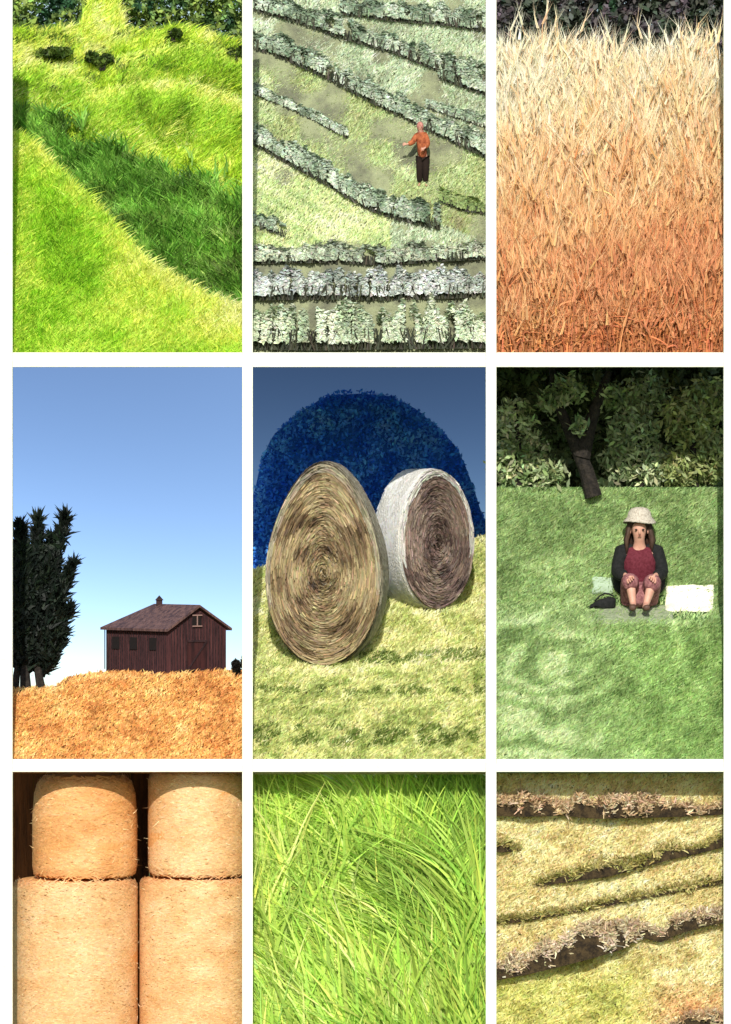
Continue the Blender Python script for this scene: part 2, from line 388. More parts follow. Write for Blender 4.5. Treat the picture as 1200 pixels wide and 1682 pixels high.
def hedge(label, pts, hgt, thick, n, cols=HD, group='clipped tea hedges on the terraces', size=4.0, gap=None):
    xs = [p[0] for p in pts]; f = poly(pts); x0, x1 = xs[0], xs[-1]
    mid = (x0 + x1) / 2; base = WV(mid, float(f(mid)), float(d2(mid, f(mid)))); e = empty('tea_hedge', base, label, 'hedge', group)
    x = rng.uniform(x0, x1, n); a = rng.uniform(0, math.pi, n)
    sd0 = int(x0 + pts[0][1]) % 900
    lump = .45 + .55 * vn(x, x * 0, 17, sd0) + .4 * vn(x, a * 9, 8, sd0 + 1)
    u = np.cos(a) * thick * .5 * lump; h = (.30 + .70 * np.sin(a)) * hgt * lump * (.8 + .25 * rng.random(n))
    yb = f(x)
    kp = vn(x, a * 5, 10, sd0 + 3) > .22; x, a, u, h, yb = x[kp], a[kp], u[kp], h[kp], yb[kp]; n = len(x)
    P = W(x, yb - h - .25 * u, d2(x, yb) + u)
    tn = .5 * vn(x, yb * 0 + a * 12, 9, 50) + .5 * vn(x, yb, 22, 51)
    nrm = np.stack([np.zeros(n), np.cos(a), np.sin(a) + .2], -1)
    V, F, CO = leaf_data(P, size * K * (.6 + .8 * rng.random(n)), jl(ramp(tn * 1.1, cols), .2), nrm=nrm, asp=.55)
    npmesh('foliage', V - np.array(base), F, M_leaf, CO, e)
    # woody stems, coloured dark to stand in for shade under the clipped top
    m = int((x1 - x0) / 1.2); x = np.linspace(x0, x1, m) + rng.uniform(-.6, .6, m); yb = f(x); B = W(x, yb + 2, d2(x, yb) - thick * .35 + rng.uniform(-4, 8, m))
    o = strip_data(base=B, dirn=np.stack([.3 * rng.normal(size=m), .2 * rng.normal(size=m), np.ones(m)], -1), length=np.full(m, hgt * .55 * K), width=np.full(m, 2.6 * K), bend=np.zeros((m, 3)), col=jl(np.tile(lin((66, 68, 54)), (m, 1)), .3), seg=1, taper=.3)
    npmesh('stems', o[0] - np.array(base), o[1], M_leaf, o[2], e)
    return e
hedge('topmost pale tea hedge beside the upper right corner of its panel', [(560, 22), (650, 34), (730, 40), (806, 52)], 30, 26, 5200)
hedge('long tea hedge just under the topmost one, sloping down to the right', [(408, 14), (490, 36), (560, 62), (640, 84), (700, 108), (806, 142)], 32, 28, 8200)
hedge('tea hedge meeting the picker at head height, above the bare wedge', [(408, 76), (470, 98), (540, 130), (610, 168), (660, 192), (720, 222), (770, 245), (806, 262)], 34, 26, 8200)
hedge('short tea hedge on the right edge behind the picker', [(722, 128), (760, 142), (806, 158)], 30, 26, 2400)
hedge('diagonal tea hedge below the bare wedge, ending beside the picker feet', [(408, 232), (450, 256), (530, 300), (600, 342), (650, 360), (722, 376)], 36, 24, 8200)
hedge('ragged short tea hedge at the right edge below the picker', [(722, 330), (760, 345), (806, 352)], 22, 20, 1800, cols=[(90, 110, 60), (140, 160, 100), (180, 195, 130)])
hedge('stub of tea hedge at the left edge above the level rows', [(408, 366), (440, 378), (468, 388)], 22, 18, 1200)
hedge('slim pale tea hedge across the bare ground left of the picker head', [(408, 150), (460, 172), (520, 200), (570, 226)], 16, 16, 2400)
hedge('slim tea hedge on the right between the picker head and the panel edge', [(700, 176), (750, 192), (806, 212)], 16, 16, 1800)
hedge('uppermost of the three level tea hedges', [(408, 432), (520, 430), (640, 434), (720, 428), (806, 424)], 28, 26, 6500, cols=[(92, 104, 86), (152, 162, 140), (200, 210, 184), (232, 238, 222)])
hedge('middle one of the three level tea hedges', [(408, 492), (520, 490), (640, 492), (806, 486)], 46, 34, 9500, cols=[(112, 122, 112), (168, 176, 166), (210, 216, 210), (238, 240, 238)])
hedge('lowest and thickest level tea hedge, beside the white rail', [(408, 572), (520, 574), (640, 572), (806, 570)], 66, 46, 13000, cols=[(124, 140, 110), (176, 190, 158), (212, 222, 194), (236, 240, 218)])

# ================================================================ PANEL 3 : ripe wheat
CLIP = (807, 1196, -200, 597)
def d3(x, y): return 30 + (600 - y) * .45
sheet('field', 806, 1196, 30, 598, 130, 30, d3, mat('wheat_soil', L3(120, 76, 40), rough=.95, noise=(8, L3(80, 46, 24), .4, .6), bump=.5), back=60)
def wheat(n, ya, yb, hpx, seed):
    # each plant: leaning stalk, ear of stacked spikelets with awns, one leaf
    x = rng.uniform(806, 1196, n); y = ya + (yb - ya) * rng.random(n) ** 1.0
    d = d3(x, y) + 6 * rng.normal(size=n); B = W(x, y, d); h = hpx * (.8 + .4 * rng.random(n)) * (1 + .55 * (vn(x, y, 24, seed) - .5) + .35 * (rng.random(n) < .06)) * K
    lean = np.stack([.10 * rng.normal(size=n), .12 * rng.normal(size=n), np.ones(n)], -1); lean = unit(lean)
    bend = np.stack([.12 * rng.normal(size=n), -.08 * rng.random(n), np.zeros(n)], -1)
    t_ = np.clip((y - 230) / 430, 0, 1); rx = np.clip((x - 830) / 330, 0, 1)
    tn = np.clip(1 - t_ * 1.05 - .15 * rx + .35 * (vn(x, y, 45, seed + 1) - .5), 0, 1)
    stalk = ramp(tn, [(192, 120, 76), (208, 144, 92), (222, 178, 122), (234, 208, 168)])
    ear = ramp(tn + .12 * rng.normal(size=n), [(212, 150, 106), (230, 184, 132), (240, 210, 168), (250, 234, 208)])
    parts = [strip_data(base=B, dirn=lean, length=h, width=np.full(n, 2.2 * K), bend=bend, col=jl(stalk * .9, .2), seg=3, taper=.3)]
    tip = B + lean * h[:, None] + bend * h[:, None]
    ed = unit(lean + 2 * bend + .25 * rng.normal(size=(n, 3)) * np.array([1, .5, .3])); el = (20 + 10 * rng.random(n)) * K
    for q in range(3):      # ear: three crossing plump strips
        wdir = np.stack([np.full(n, math.cos(q * 1.047)), np.full(n, math.sin(q * 1.047)), np.zeros(n)], -1)
        V, F, CO = strip_data(base=tip, dirn=ed, length=el, width=np.full(n, 4.0 * K), bend=np.zeros((n, 3)), col=jl(ear * 1.1, .15), seg=3, taper=.8, wdir=wdir)
        parts.append((V, F, CO))
    for q in range(4):      # awns
        parts.append(strip_data(base=tip + ed * el[:, None] * (.3 + .2 * q), dirn=ed + .22 * rng.normal(size=(n, 3)), length=el * 1.2, width=np.full(n, .9 * K), bend=np.zeros((n, 3)), col=jl(ear * 1.15, .1), seg=1))
    for q in range(2):
        parts.append(strip_data(base=B + lean * h[:, None] * (.35 + .25 * q), dirn=lean + .5 * rng.normal(size=(n, 3)), length=h * .4, width=np.full(n, 3 * K), bend=np.stack([.6 * rng.normal(size=n), 0 * h, np.full(n, -.5)], -1), col=jl(stalk, .25), seg=3))
    return join_data(parts)
V, F, CO = join_data([wheat(12000, 596, 196, 96, 60), wheat(1500, 597, 560, 46, 66)])
o = npmesh('wheat', V, F, M_straw, CO); tag(o, 'ripe wheat standing dense from rusty stems to pale ears', 'wheat', None, 'stuff')
wood('dark woodland behind the pale tips of the wheat', 806, 1196, -60, 150, 330, [(14, 16, 10), (34, 42, 28), (80, 92, 76), (100, 88, 96), (40, 70, 44), (18, 24, 16)], 20000, 7, 30, 71)

# ================================================================ PANEL 4 : barn, tree and stubble
CLIP = (-42, 404, 560, 1262)
sky_backdrop(-120, 404, 560, 1150, 640, 900, sky_mat('sky_of_barn', 0, .25, (1.0, 1.0, 3.4), elev=42, rot=140))
hor4 = poly([(-30, 1132), (90, 1128), (110, 1112), (160, 1104), (410, 1100)])
def d4(x, y): return 16 + (1262 - y) * .42 + 15 * np.clip(hor4(x) + 13 - y, 0, 20)
sheet('field', -60, 404, 50, 1270, 1100, 30, lambda x, y: d4(x, y) + 6 * vn(x, y, 20, 80), mat('stubble_soil', L3(176, 118, 60), rough=.95, noise=(6, L3(130, 84, 40), .4, .62), bump=.6), yfun=hor4, back=300)
x, y = inreg(26000, -10, 402, 1098, 1262, lambda x, y: y > hor4(x) + 1)
tn = .5 * vn(x, y, 34, 81) + .5 * vn(x, y * 2, 11, 82)
cols = ramp(tn, [(160, 104, 54), (200, 144, 82), (220, 172, 106), (230, 194, 136)]) * 1.35
grassfield('stubble', 'orange brown stubble in front of the barn', x, y, d4, cols, 7, 2.4, seg=2, m=M_straw, cat='stubble')

# barn
bx0 = 276; th = math.radians(40); sB = S(260) * K
barn_loc = WV(bx0, 1103, 190)
barn = empty('barn', barn_loc, 'weathered maroon plank barn with a hipped roof on the stubble horizon', 'barn')
M_plank = mat('barn_planks', L3(86, 50, 50), rough=.85, noise=(26, L3(52, 30, 34), .38, .62), bump=.8, bscale=40, stretch=(1, 1, .12))
M_roof = mat('barn_roof', L3(112, 84, 78), rough=.8, noise=(22, L3(66, 48, 50), .4, .62), bump=.6, bscale=50, stretch=(1, 1, .2))
M_dark = mat('dark_interior', L3(26, 20, 20), rough=.9)
M_trim = mat('weathered_trim', L3(60, 40, 42), rough=.8, noise=(30, L3(36, 25, 28), .4, .6))
MB = Matrix.Rotation(-0, 4, 'Z')
ux = Vector((math.cos(th), math.sin(th), 0)); uy = Vector((-math.sin(th), math.cos(th), 0))   # along the gable end / along the length
WB, LB, HE, HR = 120, 168, 70, 104
def bp(u, v, z): return (ux * u + uy * v + Vector((0, 0, z))) * sB
for (pts, nm) in (([(0, 0, -22), (WB, 0, -22), (WB, 0, HE), (WB / 2, 0, HR - 3), (0, 0, HE)], 'gable_wall'), ([(0, 0, -22), (0, LB, -22), (0, LB, HE), (0, 0, HE)], 'side_wall'),
                  ([(WB, 0, -22), (WB, LB, -22), (WB, LB, HE), (WB, 0, HE)], 'side_wall'), ([(0, LB, -22), (WB, LB, -22), (WB, LB, HE), (0, LB, HE)], 'end_wall')):
    bm = bmesh.new()
    inward = {'gable_wall': uy * 3, 'end_wall': -uy * 3}.get(nm, ux * 3 if pts[0][0] == 0 else -ux * 3)
    if nm == 'side_wall': pts = [(p[0], 3.2 if p[1] == 0 else LB - 3.2, p[2]) for p in pts]
    prism(bm, [bp(*p) for p in pts], inward * sB); bmobj(nm, bm, M_plank, barn)
    if nm in ('gable_wall', 'side_wall') and pts[0][0] == 0:
        # battens on the visible walls
        bm = bmesh.new()
        if nm == 'gable_wall':
            for k in range(1, 19):
                u = k * 6.1; top = HE + (HR - HE) * (1 - abs(u - WB / 2) / (WB / 2)) - 5
                prism(bm, [bp(u - .7, -1.2, 0), bp(u + .7, -1.2, 0), bp(u + .7, -1.2, top), bp(u - .7, -1.2, top)], uy * 1.1 * sB)
        else:
            for k in range(1, 29):
                v = k * 6.1
                prism(bm, [bp(-1.2, v - .7, 0), bp(-1.2, v + .7, 0), bp(-1.2, v + .7, HE), bp(-1.2, v - .7, HE)], ux * 1.1 * sB)
        bmobj('battens', bm, M_trim, barn)
rf = None
bm = bmesh.new(); ov = 7; hipv = LB - 52; thk = 4
A = (-ov, -ov, HE - 5); B_ = (WB + ov, -ov, HE - 5); R1 = (WB / 2, -ov, HR); R2 = (WB / 2, hipv, HR); D_ = (-ov, LB + ov, HE - 5); E_ = (WB + ov, LB + ov, HE - 5)
for pts in ([A, R1, R2, D_], [B_, R1, R2, E_], [D_, R2, E_]):
    prism(bm, [bp(*p) for p in pts], Vector((0, 0, thk)) * sB)
rf = bmobj('roof', bm, M_roof, barn)
bm = bmesh.new(); box(bm, (-5, -5, 0), (5, 5, 12)); prism(bm, [(-7, -7, 12), (7, -7, 12), (0, -7, 20)], (0, 14, 0))
for v in bm.verts: v.co = Vector(bp(WB / 2, hipv - 14, HR - 2)) + v.co * sB
bmobj('cupola', bm, M_trim, rf)
bm = bmesh.new(); prism(bm, [bp(38, -2.5, 0), bp(78, -2.5, 0), bp(78, -2.5, 50), bp(38, -2.5, 50)], uy * 2.3 * sB); dr = bmobj('door', bm, mat('door_planks', L3(66, 34, 34), rough=.85, noise=(30, L3(40, 20, 22), .4, .6), stretch=(1, 1, .1)), barn)
bm = bmesh.new()
for q in ([(38, 0), (78, 0), (78, 3), (38, 3)], [(38, 47), (78, 47), (78, 50), (38, 50)], [(38, 3.1), (41, 3.1), (78, 46.9), (75, 46.9)]):
    prism(bm, [bp(a, -3.8, b) for a, b in q], uy * 1.2 * sB)
bmobj('brace', bm, M_trim, dr)
for (u, z, s_) in ((58, 82, 9), ):
    bm = bmesh.new(); prism(bm, [bp(u - s_, -2, z - s_), bp(u + s_, -2, z - s_), bp(u + s_, -2, z + s_), bp(u - s_, -2, z + s_)], uy * 1.8 * sB); wn = bmobj('window', bm, M_dark, barn)
    bm = bmesh.new()
    for q in ([(-1, -1), (1, -1), (1, -.8), (-1, -.8)], [(-1, .8), (1, .8), (1, 1), (-1, 1)], [(-.08, -.79), (.08, -.79), (.08, .79), (-.08, .79)]):
        prism(bm, [bp(u + a * s_ * 1.1, -3.4, z + b * s_ * 1.1) for a, b in q], uy * 1.2 * sB)
    bmobj('frame', bm, mat('faded_frame', L3(150, 120, 112), rough=.7), wn)
for v in (40, 92, 140):
    bm = bmesh.new(); prism(bm, [bp(-2, v - 9, 34), bp(-2, v + 9, 34), bp(-2, v + 9, 54), bp(-2, v - 9, 54)], ux * 1.8 * sB); bmobj('window', bm, M_dark, barn)

# plume-like dark tree
def plume_tree(label, base, trunk, plumes, cols, size, seed, n_each, name='tree', group=None, wid=.16):
    """trunk/plumes in image px with depth; crown leaves follow upward-sweeping boughs"""
    bl = WV(*base); e = empty(name, bl, label, 'tree', group)
    bm = bmesh.new(); P = []; 
    for (pts, r0) in trunk:
        limb_tube(bm, [WV(*p) - bl for p in pts], [r0 * K * (1 - .7 * i / (len(pts) - 1)) for i in range(len(pts))], 8)
    for (a, b, r) in plumes:
        a = np.array(a, float); b = np.array(b, float); n = int(n_each * r / 20)
        t = rng.random(n) ** .8; side = unit(rng.normal(size=(n, 3))) * (rng.random((n, 1)) ** .5)
        prof = np.sin(np.clip(t * .9 + .1, 0, 1) * math.pi) ** .7
        p = a + (b - a) * t[:, None] + side * np.array([r, -r, r])[None] * prof[:, None] * np.array([1, 1, 1])
        P.append(W(p[:, 0], p[:, 1] , p[:, 2]))
        limb_tube(bm, [WV(*a) - bl, WV(*((a + b) / 2)) - bl, WV(*b) - bl], [3 * K, 2 * K, .8 * K], 6)
    bmobj('trunk', bm, M_bark, e)
    P = np.concatenate(P); n = len(P); tn = .5 * vn(P[:, 0] / K, P[:, 2] / K, 12, seed) + .5 * rng.random(n)
    col = jl(ramp(tn, cols), .25)
    V, F, CO = strip_data(base=P, dirn=np.stack([.15 + .5 * rng.normal(size=n), .5 * rng.normal(size=n), .8 + .4 * rng.normal(size=n)], -1), length=size * K * (.6 + .8 * rng.random(n)), width=np.full(n, size * wid * 1.6 * K), bend=.2 * rng.normal(size=(n, 3)), col=col, seg=2)
    npmesh('crown', V - np.array(bl), F, M_leaf, CO, e)
    return e
pl = [((45, 1090, 250), (30, 862, 250), 20), ((50, 1090, 255), (62, 852, 240), 15), ((55, 1080, 240), (108, 846, 250), 13), ((52, 1090, 250), (84, 880, 260), 15),
      ((56, 1085, 240), (120, 925, 235), 12), ((60, 1090, 250), (114, 1000, 235), 13), ((44, 1090, 250), (14, 900, 260), 22), ((50, 1085, 240), (45, 930, 230), 28), ((66, 1110, 240), (104, 1040, 245), 12), ((40, 1100, 240), (40, 1000, 240), 26), ((30, 1090, 250), (-20, 880, 260), 26), ((30, 1090, 250), (0, 960, 240), 26), ((60, 1090, 240), (78, 930, 238), 24), ((40, 1080, 240), (36, 900, 238), 28), ((60, 1100, 240), (92, 985, 236), 20)]
plume_tree('tall dark tree with upswept boughs left of the barn', (48, 1134, 230), [([(42, 1136, 230), (40, 1095, 235), (36, 1040, 240), (30, 940, 250)], 10), ([(68, 1136, 228), (60, 1090, 235), (70, 1010, 245), (84, 930, 250)], 8), ([(24, 1134, 232), (30, 1080, 240), (20, 1000, 250)], 7)],
           pl, [(8, 12, 10), (18, 28, 22), (42, 56, 40)], 16, 90, 1900, wid=.24)
shrub('dark bush at the right edge beside the barn', 392, 1094, 15, 16, 120, [(10, 12, 10), (30, 32, 24), (48, 44, 32)], 900, 4)

# ================================================================ PANEL 5 : two round bales
CLIP = (407, 805, 560, 1262)
sky_backdrop(406, 808, 560, 960, 640, 620, sky_mat('sky_of_bales', 0, .064, (1.0, .1, 6.0), elev=40, rot=180))
hillc_ = poly([(404, 900), (415, 800), (430, 745), (460, 705), (500, 672), (550, 648), (600, 645), (650, 655), (700, 688), (740, 722), (765, 765), (785, 830), (810, 900)])
hillc = lambda x: (hillc_(x - 14) + hillc_(x) + hillc_(x + 14)) / 3 - 6 * vn(x, x * 0, 12, 99)
sheet('hill', 406, 808, 120, 980, 640, 50, lambda x, y: 440 + (980 - y) * .3 + 14 * vn(x, y, 30, 100), mat('haze_blue_hill', L3(20, 84, 182), rough=.9, noise=(4, L3(40, 110, 190), .35, .65), bump=.8, bscale=14), yfun=hillc, back=90)  # distance haze is painted into the hill's blue base colour
hor5 = poly([(404, 940), (430, 930), (600, 930), (640, 905), (780, 885), (812, 870)])
def d5(x, y): return np.interp(-y, [-1262, -1104, -1062, -1010, -985, -860], [14, 70, 175, 200, 300, 420])
sheet('field', 404, 810, 50, 1272, 900, 40, lambda x, y: d5(x, y) + 5 * vn(x, y, 18, 101), mat('mown_soil', L3(168, 170, 108), rough=.95, noise=(7, L3(140, 140, 84), .4, .62), bump=.6), yfun=hor5, back=150)
x, y = inreg(46000, 404, 808, 885, 1262, lambda x, y: y > hor5(x) + 2)
nn = .5 * vn(x, y * 1.5, 24, 103) + .5 * vn(x, y * 2, 9, 104)
cols = ramp(nn + .12 - .1 * (y > 1110), [(108, 130, 56), (168, 178, 106), (204, 206, 142), (232, 226, 178)])
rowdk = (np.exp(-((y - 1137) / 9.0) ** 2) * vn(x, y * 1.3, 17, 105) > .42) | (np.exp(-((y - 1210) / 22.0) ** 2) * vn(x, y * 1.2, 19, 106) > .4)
rowdk |= (np.abs(y - 1080 - .03 * (700 - x)) < 8 + 5 * vn(x, y, 12, 113)) & (x > 590)  # cast shadow right of the near bale, painted as darker grass
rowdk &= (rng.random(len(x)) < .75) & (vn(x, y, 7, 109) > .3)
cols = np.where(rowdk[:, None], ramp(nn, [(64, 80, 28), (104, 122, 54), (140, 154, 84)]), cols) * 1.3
grassfield('grass', 'mown yellow green grass with darker tufts and a painted bale shadow around the two bales', x, y, d5, cols, 9, 2.6, seg=2)

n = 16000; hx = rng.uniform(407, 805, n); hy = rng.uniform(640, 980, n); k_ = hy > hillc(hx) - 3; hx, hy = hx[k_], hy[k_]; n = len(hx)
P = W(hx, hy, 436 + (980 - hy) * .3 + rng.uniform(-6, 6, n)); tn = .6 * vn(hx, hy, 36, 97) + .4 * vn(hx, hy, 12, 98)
f = leaf_data(P, 4.5 * K * (.6 + .8 * rng.random(n)), jl(ramp(tn, [(20, 84, 200), (40, 122, 232), (80, 160, 240), (124, 180, 230)]), .2))  # leaf blues carry the same painted haze
o = npmesh('woodland', f[0], f[1], M_leaf, f[2]); tag(o, 'wooded cover coloured haze blue of the rounded hill behind the two bales', 'wood', None, 'stuff')

def egg(n, wd, ht, pt):
    """closed outline in (x,z), base at z=0; pt: how pointed the top is"""
    a = np.linspace(0, 2 * math.pi, n, endpoint=False)
    z = (1 - np.cos(a)) / 2; x = np.sin(a) * (1 - pt * z ** 2)
    return x * wd / 2, z * ht
def round_bale(label, cx, yb, d, wd, ht, length, rot, pt, facecols, sidecols, seed, hollow=False):
    loc = WV(cx, yb, d); e = empty('round_bale', loc, label, 'hay bale', 'round bales on the mown field')
    sK = S(d) * K; n = 72; ex, ez = egg(n, wd, ht, pt); zc = ht * .46
    rot = rot; R = np.array([[math.cos(rot), -math.sin(rot), 0], [math.sin(rot), math.cos(rot), 0], [0, 0, 1]])
    rings = []
    prof = [(0, .0), (-1.5, .25), (0.5, .5), (-1, .75), (0, .93), (3, .985), (9, 1.0)] + [(9 + (length - 18) * k / 6, 1.0) for k in range(1, 7)] + [(length - 3, .985), (length, .93), (length, 0)]
    V = []
    for (yy, s_) in prof:
        k = .985 + .03 * vn(np.arange(n) * 1.0, np.full(n, yy), 5, seed)
        s_ = max(s_, .01)
        V.append(np.stack([ex * s_ * k, np.full(n, yy - length * 0) + 1.5 * vn(np.arange(n) * 1., np.full(n, s_ * 30), 4, seed), zc + (ez - zc) * s_ * k], -1))
    V = np.concatenate(V) * sK @ R.T
    F = [(r * n + i, r * n + (i + 1) % n, (r + 1) * n + (i + 1) % n, (r + 1) * n + i) for r in range(len(prof) - 1) for i in range(n)]
    npmesh('core', V, np.array(F), mat('bale_core', tuple(lin(sidecols[0]) * .8), rough=.95, noise=(14, tuple(lin(sidecols[1]) * .8), .4, .6), bump=1.0, bscale=50), None, e, smooth=True)
    # end face: wound strands following the outline
    m = 14000; s_ = np.sqrt(rng.random(m)) * .97; a = rng.random(m) * 2 * math.pi
    s_ = (np.floor(s_ * 15) + .5 + .6 * rng.normal(size=m)) / 15; s_ = np.clip(s_, .02, .97)
    def pos(a, s_):
        z = (1 - np.cos(a)) / 2; return np.sin(a) * (1 - pt * z ** 2) * wd / 2 * s_, zc + (z * ht - zc) * s_
    x0, z0 = pos(a, s_); da = .12 + .1 * rng.random(m); x1, z1 = pos(a + da, s_)
    tang = np.stack([x1 - x0, 2.5 * rng.normal(size=m) * .5, z1 - z0], -1)
    off = -2.2 - 5 * rng.random(m) * (.4 + vn(x0 + 500, z0, 18, seed + 3)) + 1.5 * np.sin(s_ * 30)
    B = np.stack([x0, off, z0], -1)
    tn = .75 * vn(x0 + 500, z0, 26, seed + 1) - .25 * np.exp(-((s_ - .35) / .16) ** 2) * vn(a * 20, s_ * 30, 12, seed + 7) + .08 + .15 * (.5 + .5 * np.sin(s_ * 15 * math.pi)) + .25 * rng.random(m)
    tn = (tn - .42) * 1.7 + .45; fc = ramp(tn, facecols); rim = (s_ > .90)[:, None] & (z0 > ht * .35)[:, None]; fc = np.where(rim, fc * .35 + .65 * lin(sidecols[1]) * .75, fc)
    ln = np.clip(np.linalg.norm(tang, axis=1), 6, 30)
    f = strip_data(world=False, base=B @ R.T * sK, dirn=tang @ R.T, length=ln * sK, width=np.full(m, 2.2 * sK), bend=np.stack([0 * ln, .08 * rng.normal(size=m), 0 * ln], -1), col=jl(fc, .22), seg=2, taper=.6)
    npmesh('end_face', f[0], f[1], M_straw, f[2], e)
    m = 6500; a = rng.random(m) * 2 * math.pi; yy = rng.uniform(0, length, m); x0, z0 = pos(a, 1.0); da = .12 + .08 * rng.random(m); x1, z1 = pos(a + da, 1.0)
    edge = np.minimum(yy, length - yy); sh = np.where(edge < 6, .97, 1.0) + .008 * rng.random(m)
    x0 = x0 * sh; z0 = zc + (z0 - zc) * sh
    tang = np.stack([x1 - x0, 1.5 * rng.normal(size=m), z1 - z0], -1); B = np.stack([x0, yy, z0], -1)
    outw = unit(np.stack([x0, 0 * x0, z0 - zc], -1)); wd_ = np.cross(unit(tang), outw)
    f = strip_data(world=False, base=B @ R.T * sK, dirn=tang @ R.T, length=np.clip(np.linalg.norm(tang, axis=1), 6, 26) * sK, width=np.full(m, 3.4 * sK), bend=-.06 * outw @ R.T, col=jl(ramp(rng.random(m), sidecols), .12), seg=2, taper=.5, wdir=wd_ @ R.T)
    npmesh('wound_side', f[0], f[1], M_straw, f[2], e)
    return e
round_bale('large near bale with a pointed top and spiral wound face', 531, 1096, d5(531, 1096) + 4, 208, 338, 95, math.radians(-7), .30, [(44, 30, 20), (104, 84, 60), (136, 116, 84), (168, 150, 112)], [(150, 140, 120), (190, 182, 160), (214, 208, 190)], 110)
round_bale('smaller far bale, side painted white as if sunlit, brown face darkened as if shaded', 716, 1002, d5(716, 1002) - 10, 138, 232, 100, math.radians(26), .10, [(40, 28, 28), (76, 60, 54), (104, 86, 78), (130, 112, 100)], [(240, 236, 224), (250, 248, 240), (254, 253, 250)], 120)  # sunlight on the side and shade on the face are straw colours

# ================================================================ PANEL 6 : seated woman in a green field
CLIP = (807, 1196, 560, 1262)
def d6(x, y): return np.interp(-y, [-1262, -1030, -998, -806], [14, 70, 195, 225])
sheet('field', 806, 1196, 50, 1270, 800, 40, lambda x, y: d6(x, y) + 6 * vn(x, y, 30, 130), mat('field_soil', L3(88, 120, 62), rough=.95, noise=(6, L3(66, 92, 46), .4, .62), bump=.5), back=120)
x, y = inreg(80000, 806, 1194, 806, 1262)
r = np.hypot((x - 900) * .8, y - 1090)
sw = .5 + .5 * np.sin(r / 6.0 + 9 * vn(x, y, 55, 131) + 3 * vn(x, y, 22, 134))
sw = sw * (.3 + .7 * vn(x, y, 50, 135))
tn = .4 * vn(x, y, 40, 132) + .3 * vn(x, y * 1.4, 12, 133) + .7 * sw * np.clip((y - 900) / 150, 0, 1) * np.clip((1050 - x) / 120, .3, 1) + .12
cols = ramp(tn, [(84, 108, 62), (126, 150, 94), (162, 184, 126), (198, 212, 166)])
gk = (np.clip((y - 980) / 90, 0, 1) * np.clip((x - 940) / 130, 0, 1) * .6)[:, None]
cols = cols * (1 - gk + gk * np.array([.92, 1.05, .75])) * 1.3
flat = (np.abs(y - 1000) < 22) & (x > 985) & (x < 1165)
m = ~(flat & (rng.random(len(x)) < .8)); x, y, cols = x[m], y[m], cols[m]
grassfield('grass', 'green meadow grass mown in curved swathes around the seated woman', x, y, d6, cols, 9, 2.4, seg=2)
M_field6 = d6
gr6 = 'tall trees along the back of the meadow'
TC = [(60, 76, 44), (120, 140, 90), (176, 190, 140), (226, 230, 196)]
def leafy_tree(label, base, h, blobs, d, cols, n, size, trunkpts, r0, group=gr6, seed=0):
    bl = WV(base[0], base[1], d); e = empty('tree', bl, label, 'tree', group)
    bm = bmesh.new()
    for pts in trunkpts:
        limb_tube(bm, [WV(*p) - bl for p in pts], [r0 * K * (1 - .65 * i / (len(pts) - 1)) for i in range(len(pts))], 9)
    bmobj('trunk', bm, M_bark, e)
    P = np.concatenate([leafblob(int(n * rx * ry / 900), cx, cy, rx, ry, d + dd, rx * .8, .55) for (cx, cy, rx, ry, dd) in blobs])
    P = P + .03 * rng.normal(size=P.shape)
    tn = .55 * vn(P[:, 0] / K, P[:, 2] / K, 14, seed) + .25 * rng.random(len(P)) + .2 * vn(P[:, 0] / K, P[:, 2] / K, 40, seed + 1)
    V, F, CO = leaf_data(P, size * K * (.6 + .8 * rng.random(len(P))), jl(ramp(tn, cols), .25), asp=.35)
    npmesh('crown', V - np.array(bl), F, M_leaf, CO, e); return e
leafy_tree('dark tree with low round branches at the left of the meadow edge', (850, 812), 0, [(838, 760, 34, 42, 0), (870, 742, 30, 36, 20), (845, 690, 30, 34, 10), (900, 780, 28, 24, -10)], 250, TC, 600, 7, [[(850, 814, 245), (852, 740, 250), (846, 660, 255)]], 8, seed=140)
leafy_tree('leaning black trunk tree, its crown behind the white rail', (972, 812), 0, [(930, 640, 30, 22, 10), (905, 660, 20, 16, 0), (1000, 650, 24, 22, 20), (950, 700, 12, 14, -10)], 215, TC, 450, 7,
           [[(975, 816, 215), (962, 770, 217), (938, 715, 220), (915, 660, 225), (905, 600, 230)], [(955, 752, 217), (968, 700, 221), (985, 650, 225), (1000, 610, 230)]], 15, seed=142)
leafy_tree('broad grey green tree behind the head of the seated woman', (1050, 812), 0, [(1040, 710, 42, 40, 0), (1020, 760, 30, 34, 10), (1075, 765, 34, 34, -5), (1060, 650, 40, 34, 10)], 265, [(74, 92, 60), (134, 152, 108), (176, 190, 144), (214, 222, 186)], 600, 7, [[(1052, 814, 265), (1050, 740, 267), (1056, 660, 270)]], 8, seed=144)
leafy_tree('olive tree filling the right corner of the meadow edge', (1140, 812), 0, [(1130, 690, 40, 46, 0), (1165, 750, 30, 42, 10), (1120, 770, 32, 32, -5), (1160, 660, 36, 40, 5)], 245, [(70, 80, 44), (126, 138, 84), (168, 176, 116), (206, 208, 154)], 600, 7, [[(1142, 814, 245), (1138, 740, 248), (1144, 650, 251)]], 8, seed=146)
wood('black depths of the wood behind the meadow trees', 806, 1196, 560, 812, 350, [(30, 38, 22), (76, 92, 58), (130, 146, 104)], 24000, 10, 24, 150)

